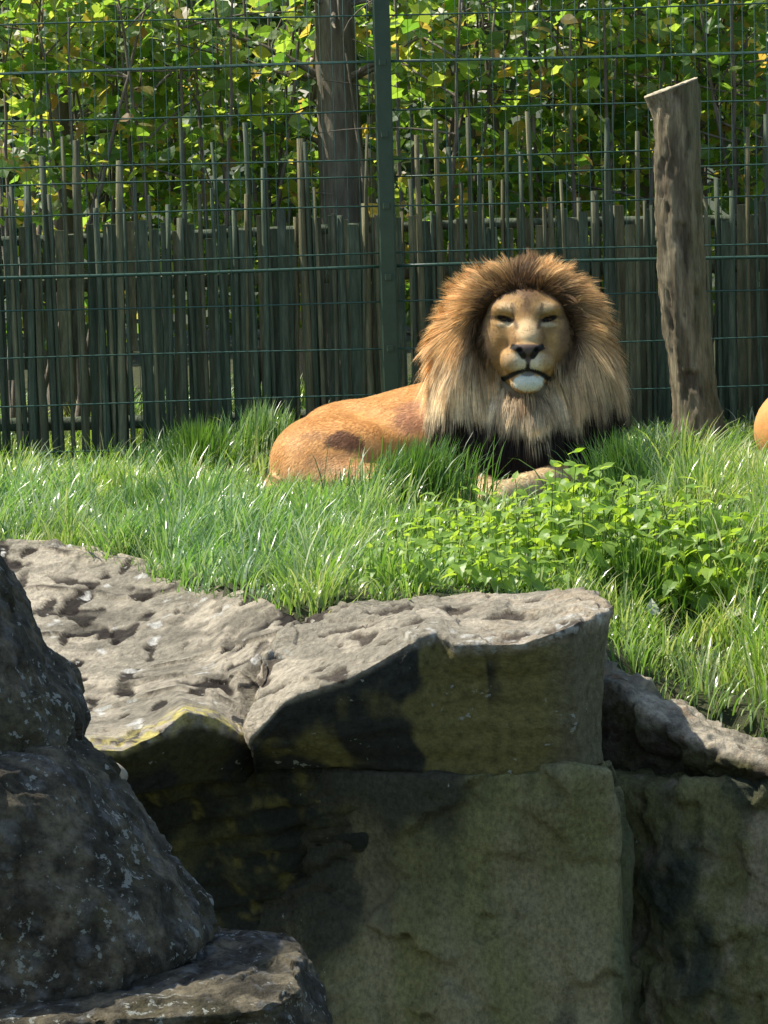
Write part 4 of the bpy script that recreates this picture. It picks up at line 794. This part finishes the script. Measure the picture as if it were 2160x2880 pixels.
def tree(name, base, height, r0_, lean, clumps, spread, zlo, zhi, per, lsize, label, group=None, nobj=0, tmpl='a', stems=1, sig=0.13, cat='tree'):
    root = empty(name, base, label, cat, group); ac = Acc(); tops = []
    for s_ in range(stems):
        off = np.array([0.0, 0, 0]) if stems == 1 else np.append(rng.normal(0, 0.08, 2), 0); dr = np.array([lean[0], lean[1], 0]) if stems == 1 else np.append(rng.normal(0, 0.22, 2), 0)
        zz = np.linspace(-0.15, height, 14); p_ = off + zz[:, None] * np.array([0, 0, 1]) + (zz[:, None] / height) * dr * height * 0.5 + np.cumsum(rng.normal(0, 0.006, (14, 3)), 0)
        fl = 1 + 0.5 * np.exp(-np.maximum(zz, 0) / 0.12); ac.add(*tube(p_, r0_ * fl * np.linspace(1.0, 0.45 if stems == 1 else 0.3, 14), 12 if stems == 1 else 6, jit=0.03)); tops.append((p_, zz))
    link('trunk' if stems == 1 else 'stems', ac.mesh('trunk'), M_bark, root)
    br = Acc(); pos = []
    for c in range(clumps):
        p_, zz = tops[rng.integers(stems)]; ctr = np.array([rng.normal(0, spread), rng.normal(0, spread * 0.6), rng.uniform(zlo, zhi)]); k = int(np.clip(np.searchsorted(zz, ctr[2] - rng.uniform(0.05, 0.5)), 2, 12)); a = p_[k]
        mid = (a + ctr) / 2 + rng.normal(0, 0.05, 3) + np.array([0, 0, 0.06]); tt = np.linspace(0, 1, 7)[:, None]; path = a * (1 - tt) ** 2 + 2 * mid * tt * (1 - tt) + ctr * tt ** 2
        br.add(*tube(path, np.linspace(max(0.006, r0_ * 0.16), 0.0025, 7), 5, cap=False))
        pos.append(ctr + rng.normal(0, sig, (int(per * 0.72), 3)) * np.array([1.1, 1, 0.8])); pos.append(path[rng.integers(2, 7, per // 5)] + rng.normal(0, 0.05, (per // 5, 3)))
    link('branches', br.mesh('branches'), M_bark, root)['kind'] = 'stuff'
    pos = np.vstack(pos); pos = pos[pos[:, 2] + base[2] > 0.05]
    wx, wy, wz = (pos + np.array(base)).T; pos = pos[(wy > 2.14) & ~((wy < 2.86) & (np.abs(wx - XT - 0.01) < 0.165) & (wz > 0.7))]
    if nobj:
        pick = np.argsort(pos[:, 1])[:nobj * 3:3]; rest = np.setdiff1d(np.arange(len(pos)), pick); R = rand_rot(len(pick), 0.9)
        for k, i_ in enumerate(pick):
            o = link('leaf', lm[tmpl], None, root, tuple(pos[i_])); m_3 = Matrix(R[k].tolist()); o.rotation_euler = m_3.to_euler(); o.scale = (1.3 * lsize * rng.uniform(0.8, 1.2),) * 3
        pos = pos[rest]
    o = link('crown', leaves_mesh('crown', pos, 1.4 * lsize * rng.uniform(0.5, 1.3, len(pos)), LT if tmpl == 'a' else LO), M_leaf, root); o['kind'] = 'stuff'
    return root
XT = P(978, 300, 2.8)[0]
def tb(px, Y): x_ = P(px, 700, Y)[0]; return (x_, Y, float(zg(x_, Y)))
tree('tree', tb(978, 2.85), 4.2, 0.122, (-0.02, 0.0), 26, 0.75, 1.2, 3.4, 55, 0.062, 'thick straight grey tree trunk beside the green steel fence post', nobj=60)
tree('tree', tb(1808, 3.2), 3.8, 0.048, (-0.01, 0), 26, 0.7, 0.8, 3.2, 55, 0.058, 'slim grey tree trunk behind the top of the log post', nobj=40)
tree('tree', tb(1965, 3.7), 3.8, 0.055, (0.01, 0), 24, 0.6, 0.9, 3.2, 55, 0.06, 'dark upright tree right behind the slanted saw-cut log', nobj=20)
tree('tree', tb(2075, 3.4), 3.6, 0.04, (0.0, 0), 24, 0.6, 0.7, 3.0, 55, 0.058, 'slim upright tree beside the dark trunk behind the log post', nobj=30)
tree('tree', tb(165, 3.6), 3.8, 0.075, (0.02, 0), 22, 0.6, 1.3, 3.0, 50, 0.06, 'dark leafy tree behind the widest gaps in the paling', nobj=30)
for k, px in enumerate((60, 250, 390, 520, 700, 830, 1130, 1290, 1420, 1560, 1700, 1900, 2100, 2250)):
    Y = 2.55 + 0.25 * (k % 3) + rng.uniform(0, 0.25)
    tree('hazel_shrub', tb(px, Y), rng.uniform(1.7, 2.4), 0.016, (0, 0), 12, 0.27, 0.95 if k < 3 else (0.35 if k % 2 else 0.7), 2.1, 42, 0.058, 'bushy multi-stemmed green shrub growing behind the paling fence', 'shrubs behind the paling fence', nobj=12, tmpl='ab'[k % 2], stems=5, cat='shrub')
for k in range(9):
    Y = rng.uniform(4.2, 5.6); x_ = -2.3 + 0.58 * k + rng.normal(0, 0.1)
    tree('young_tree', (x_, Y, float(zg(x_, Y))), rng.uniform(2.6, 3.2), rng.uniform(0.02, 0.045), (rng.normal(0, 0.05), 0), 15, 0.42, 0.3, 2.6, 30, 0.07, 'young tree deep in the thicket beyond the fence', 'young trees in the thicket', tmpl='ab'[k % 2])
n = 17000; pos = np.stack([rng.uniform(-5.5, 5.5, n), rng.uniform(7.5, 11, n), rng.uniform(0, 1, n) ** 0.8 * 3.4], -1); pos = pos[fbm(pos * 1.2, 2) > -0.25]
o = link('far_wood', leaves_mesh('far_wood', pos, rng.uniform(0.10, 0.20, len(pos)), LT), M_far); tag(o, 'distant green mass of woodland leaves behind the thicket', 'woodland', kind='stuff')

# ------------------------------------------------------------------ grass
def NETTLE_AREA(x, y): return sst((x - 0.0) / 0.15) * sst((1.15 - x) / 0.15) * sst((y + 3.2) / 0.2) * sst((-1.0 - y) / 0.5)
def blades(x, y, L, wd, lean, az, curve=1.0, z=None):
    n = len(x); z = zg(x, y) if z is None else z; s = np.array([0, 0.3, 0.58, 0.82, 1.0]); dirh = np.stack([np.cos(az), np.sin(az), 0 * az], -1)
    ang = lean[:, None] * (0.25 + 1.15 * curve * s[None] ** 1.3)
    ds = np.diff(s); px_ = np.concatenate([np.zeros((n, 1)), np.cumsum(np.sin(ang[:, :-1]) * ds, 1)], 1); pz_ = np.concatenate([np.zeros((n, 1)), np.cumsum(np.cos(ang[:, :-1]) * ds, 1)], 1)
    Pc = np.stack([x, y, z - 0.01], -1)[:, None] + dirh[:, None] * (px_ * L[:, None])[..., None] + np.array([0, 0, 1.0]) * (pz_ * L[:, None])[..., None]
    tw = az + math.pi / 2 + rng.normal(0, 0.6, n); Sd = np.stack([np.cos(tw), np.sin(tw), 0 * tw], -1)[:, None] + np.zeros((1, 5, 1))
    W_ = wd[:, None] * np.array([0.8, 1.0, 0.85, 0.55, 0.06]); return strips(Pc, W_, Sd)
T = 3400; tx = rng.uniform(-2.2, 2.3, T); ty = -3.6 + 7.9 * rng.random(T) ** 1.05; th_ = 0.55 + 1.0 * rng.random(T) ** 2.0; big = rng.random(T) < 0.15; th_[big] = rng.uniform(1.6, 2.3, big.sum()); tl = rng.normal(0, 0.5, (T, 2)) * 0.6 + np.array([0.35, -0.1])
per = 62; x = (tx[:, None] + rng.normal(0, 0.042, (T, per))).ravel(); y = (ty[:, None] + rng.normal(0, 0.042, (T, per))).ravel(); ti = np.repeat(np.arange(T), per)
lx, ly = P(1100, 1300, 0.4)[0], 0.5
ok = (y > yedge(x) - 0.06 - 0.16 * sst(x, 0.8, 1.0)) & ~((((x - lx) * 0.9 + (y - ly) * 0.25) / 0.62) ** 2 + (((y - ly) + (x - lx) * 0.25) / 0.34) ** 2 < 1) & ~(((x - 0.52) / 0.42) ** 2 + ((y - 0.2) / 0.3) ** 2 < 1)
ok &= ~((np.abs(x - 0.48) < 0.20) & (y > -0.5) & (y < 0))
x, y, ti = x[ok], y[ok], ti[ok]; clump2 = fbm(np.stack([x * 1.1 + 9, y * 1.1, 0 * x], -1), 2)
L = (np.where(y > -0.9, 0.088 + 0.03 * sst(x, 0.2, 0.9), 0.112) + 0.035 * clump2) * th_[ti] * rng.uniform(0.45, 1.35, len(x)); L *= 1 - np.where(x < 0.22, 0.34, 0.60) * sst((x + 0.62) / 0.2) * sst((0.98 - x) / 0.2) * sst((y + 1.05) / 0.35) * (y < 0.5); L *= 1.0 * np.where(y > 1.2, 0.85, 1) * np.where((y > 0.35) & (x > 0.8), 0.62, 1)
b0 = NETTLE_AREA(x, y); L *= 1 - 0.5 * b0; L *= np.where(y < yedge(x) + 0.15, 0.7, 1) * np.where((x > 0.55) & (y < -1.7), 1.45, 1)
dxy = np.stack([x - tx[ti], y - ty[ti]], -1) / 0.042 * 0.55 + tl[ti] + rng.normal(0, 0.45, (len(x), 2)); az = np.arctan2(dxy[:, 1], dxy[:, 0]); lean = np.clip(0.38 + 0.52 * np.hypot(*dxy.T) * rng.uniform(0.6, 1.4, len(x)), 0.05, 1.75)
Vb, qb, _ = blades(x, y, L, rng.uniform(0.0016, 0.0040, len(x)), lean, az)
o = link('lawn_grass', mesh('lawn_grass', Vb, qb), M_grass); tag(o, 'long bright green grass around the lion and behind the rocks', 'grass', kind='stuff')

def tuft(px, py, n, L, spread, label, az0=None, leanm=0.6, m=M_tuft):
    b = gp(px, py); r = np.abs(rng.normal(0, spread, n)); a = rng.uniform(0, 2 * math.pi, n); x = b[0] + r * np.cos(a); y = b[1] + r * np.sin(a)
    az = a + rng.normal(0, 0.5, n) if az0 is None else az0 + rng.normal(0, 0.8, n); LL = L * rng.uniform(0.55, 1.2, n); lean = np.clip(rng.normal(leanm, 0.25, n) * (0.5 + r / spread * 0.5), 0.03, 1.4)
    V_, q_, _ = blades(x, y, LL, rng.uniform(0.0020, 0.0038, n), lean, az); root = empty('grass_tuft', (b[0], b[1], zg(b[0], b[1])), label, 'grass tuft')
    o = link('blades', mesh('blades', V_ - np.array(root.location), q_), m, root); o['kind'] = 'stuff'
tuft(1160, 1436, 1100, 0.25, 0.13, 'thick dark green grass tuft against the chest and haunch of the maned lion', 0.0, 0.45)
tuft(1760, 1435, 620, 0.27, 0.09, 'tall arching grass tuft beside the dark lower mane and front paws', 2.6, 0.5)
tuft(1630, 1440, 220, 0.09, 0.08, 'short grass tuft spilling over the pale front paw', 2.8, 0.5)
tuft(560, 1330, 520, 0.22, 0.10, 'dark upright grass tuft between the paling and the haunch', None, 0.4)
tuft(735, 1300, 420, 0.24, 0.09, 'pale seeding grass tuft right behind the tail of the maned lion', 0.6, 0.5, M_grass)
tuft(1960, 1440, 420, 0.20, 0.08, 'yellow-green grass tuft in front of the log post', None, 0.35, M_grass)
tuft(2030, 1600, 320, 0.20, 0.06, 'bright yellow-green grass tuft rising among the tall nettles', None, 0.4, M_grass)
tuft(960, 1450, 260, 0.11, 0.10, 'low grass tuft under the brown patch of the haunch', 0.4, 0.6, M_grass)
tuft(1790, 1700, 380, 0.22, 0.09, 'dark grass tuft at the corner of the flat-topped block', None, 0.35)
tuft(1440, 1450, 260, 0.055, 0.10, 'low grass fringe right in front of the two pale front paws', None, 0.5, M_grass)
tuft(1040, 1430, 380, 0.11, 0.08, 'rounded grass tuft hiding the hind foot', 0.3, 0.5, M_grass)
tuft(810, 1420, 380, 0.09, 0.09, 'pale arching grass tuft in front of the tail root', 0.2, 0.7, M_grass)
tuft(420, 1470, 480, 0.17, 0.12, 'bluish grass tuft just behind the back edge of the pitted slab', 0.3, 0.6)
tuft(250, 1400, 380, 0.14, 0.10, 'loose grass tuft in the open lawn before the widest paling gaps', 0.2, 0.8, M_grass)
tuft(880, 1560, 420, 0.15, 0.10, 'yellowish grass tuft where lawn meets the first short nettles', None, 0.6, M_grass)

# ------------------------------------------------------------------ nettles
def nettle_leaf():
    out_ = [(0, 0), (0.20, 0.02), (0.33, 0.12), (0.30, 0.16), (0.37, 0.28), (0.32, 0.31), (0.34, 0.44), (0.27, 0.47), (0.26, 0.60), (0.19, 0.63), (0.15, 0.76), (0.09, 0.80), (0, 1.0)]
    R_ = np.array(out_); Lh = R_[1:-1] * np.array([-1, 1]); mid = np.stack([np.zeros(4), np.linspace(0.2, 0.8, 4)], -1)
    ring = np.vstack([R_, Lh[::-1]]); Vv = np.vstack([ring, [(0, 0.42)]]); z = 0.22 * np.abs(Vv[:, 0]) - 0.30 * Vv[:, 1] ** 2
    Vv = np.column_stack([Vv, z]); c_ = len(ring); return mesh('leaf', Vv, None, np.array([(c_, k, (k + 1) % c_) for k in range(c_)]), smooth=False)
nl = [nettle_leaf() for _ in range(1)]; nl[0].materials.append(M_nettle)
stemm = []
for k in range(4):
    zz = np.linspace(0, 1, 7); p_ = np.stack([0.03 * np.sin(zz * 2 + k), 0.03 * np.cos(zz * 2.3 + k) - 0.03, zz], -1); V_, q_, t__ = tube(p_, np.linspace(0.012, 0.006, 7), 6); stemm.append((mesh('stem', V_, q_, t__), p_))
def nettle(b, h_, ls, label, group, pairs):
    root = empty('nettle', (b[0], b[1], float(zg(b[0], b[1])) - 0.01), label, 'nettle', group); root.rotation_euler = (rng.normal(0, 0.10), rng.normal(0, 0.12), rng.uniform(0, 6.28))
    k = rng.integers(4); sm_, p_ = stemm[k]; o = link('stem', sm_, M_stem, root); o.scale = (h_ * 0.55 + 0.08, h_ * 0.55 + 0.08, h_)
    for j in range(pairs):
        zf = 0.30 + 0.70 * j / (pairs - 1); base_ = np.array([np.interp(zf, p_[:, 2], p_[:, 0]) * (h_ * 0.55 + 0.08), np.interp(zf, p_[:, 2], p_[:, 1]) * (h_ * 0.55 + 0.08), zf * h_]); a0 = j * math.pi / 2 + rng.normal(0, 0.2)
        for s_ in (0, math.pi):
            o = link('leaf', nl[0], None, root, tuple(base_)); sz = ls * (1.15 - 0.5 * max(zf - 0.6, 0) / 0.4) * rng.uniform(0.8, 1.2); o.scale = (sz, sz, sz)
            o.rotation_euler = (rng.normal(-0.42 + 0.75 * max(zf - 0.8, 0) / 0.2, 0.28), rng.normal(0, 0.25), a0 + s_)
def inpoly(px, py, poly):
    c = False; j = len(poly) - 1
    for i in range(len(poly)):
        (xi, yi), (xj, yj) = poly[i], poly[j]
        if (yi > py) != (yj > py) and px < (xj - xi) * (py - yi) / (yj - yi) + xi: c = not c
        j = i
    return c
def scatter(poly, n, mind):
    xs_, ys_ = zip(*poly); pts = []; tries = 0
    while len(pts) < n and tries < 4000:
        tries += 1; px, py = rng.uniform(min(xs_), max(xs_)), rng.uniform(min(ys_), max(ys_))
        if inpoly(px, py, poly):
            b = gp(px, py)
            if b[1] < yedge(b[0]) + 0.06: continue
            if all(np.hypot(*(b[:2] - q_[:2])) > mind for q_ in pts): pts.append(b)
    return pts
for b in scatter([(1010, 1690), (1130, 1560), (1330, 1490), (1560, 1470), (1700, 1560), (1690, 1690)], 110, 0.048):
    nettle(b, rng.uniform(0.11, 0.19), rng.uniform(0.042, 0.064), 'short bright green nettle right behind the flat-topped rock block', 'short nettles behind the rock', 4)
for b in scatter([(1540, 1500), (1700, 1480), (1800, 1540), (2000, 1600), (2200, 1640), (2200, 1800), (2000, 1760), (1760, 1720), (1560, 1620)], 75, 0.065):
    nettle(b, rng.uniform(0.17, 0.33), rng.uniform(0.052, 0.078), 'tall broad-leaved nettle standing among the grass below the maned lion', 'tall nettles in the grass', 5)
for b in scatter([(1800, 1330), (2200, 1290), (2200, 1560), (1850, 1500)], 22, 0.09):
    nettle(b, rng.uniform(0.06, 0.13), rng.uniform(0.035, 0.05), 'small low nettle in the turf between the log post and the tall nettles', 'small nettles near the log post', 4)
# bleached leaves lying in the grass
def dead(px, py, sz, rot, label):
    b = gp(px, py); o = link('dead_leaf', nl[0].copy(), None, None, (b[0], b[1], b[2] + 0.07)); o.data.materials.clear(); o.data.materials.append(M_deadleaf); o.scale = (sz, sz, sz); o.rotation_euler = rot; tag(o, label, 'leaf')
dead(2050, 1800, 0.10, (0.5, 0.1, -1.2), 'flat bleached dead leaf lying on the grass below the tall nettles')
dead(1835, 1790, 0.06, (1.2, 0.2, 0.2), 'upright whitish withered leaf beside the dark tuft at the block corner')
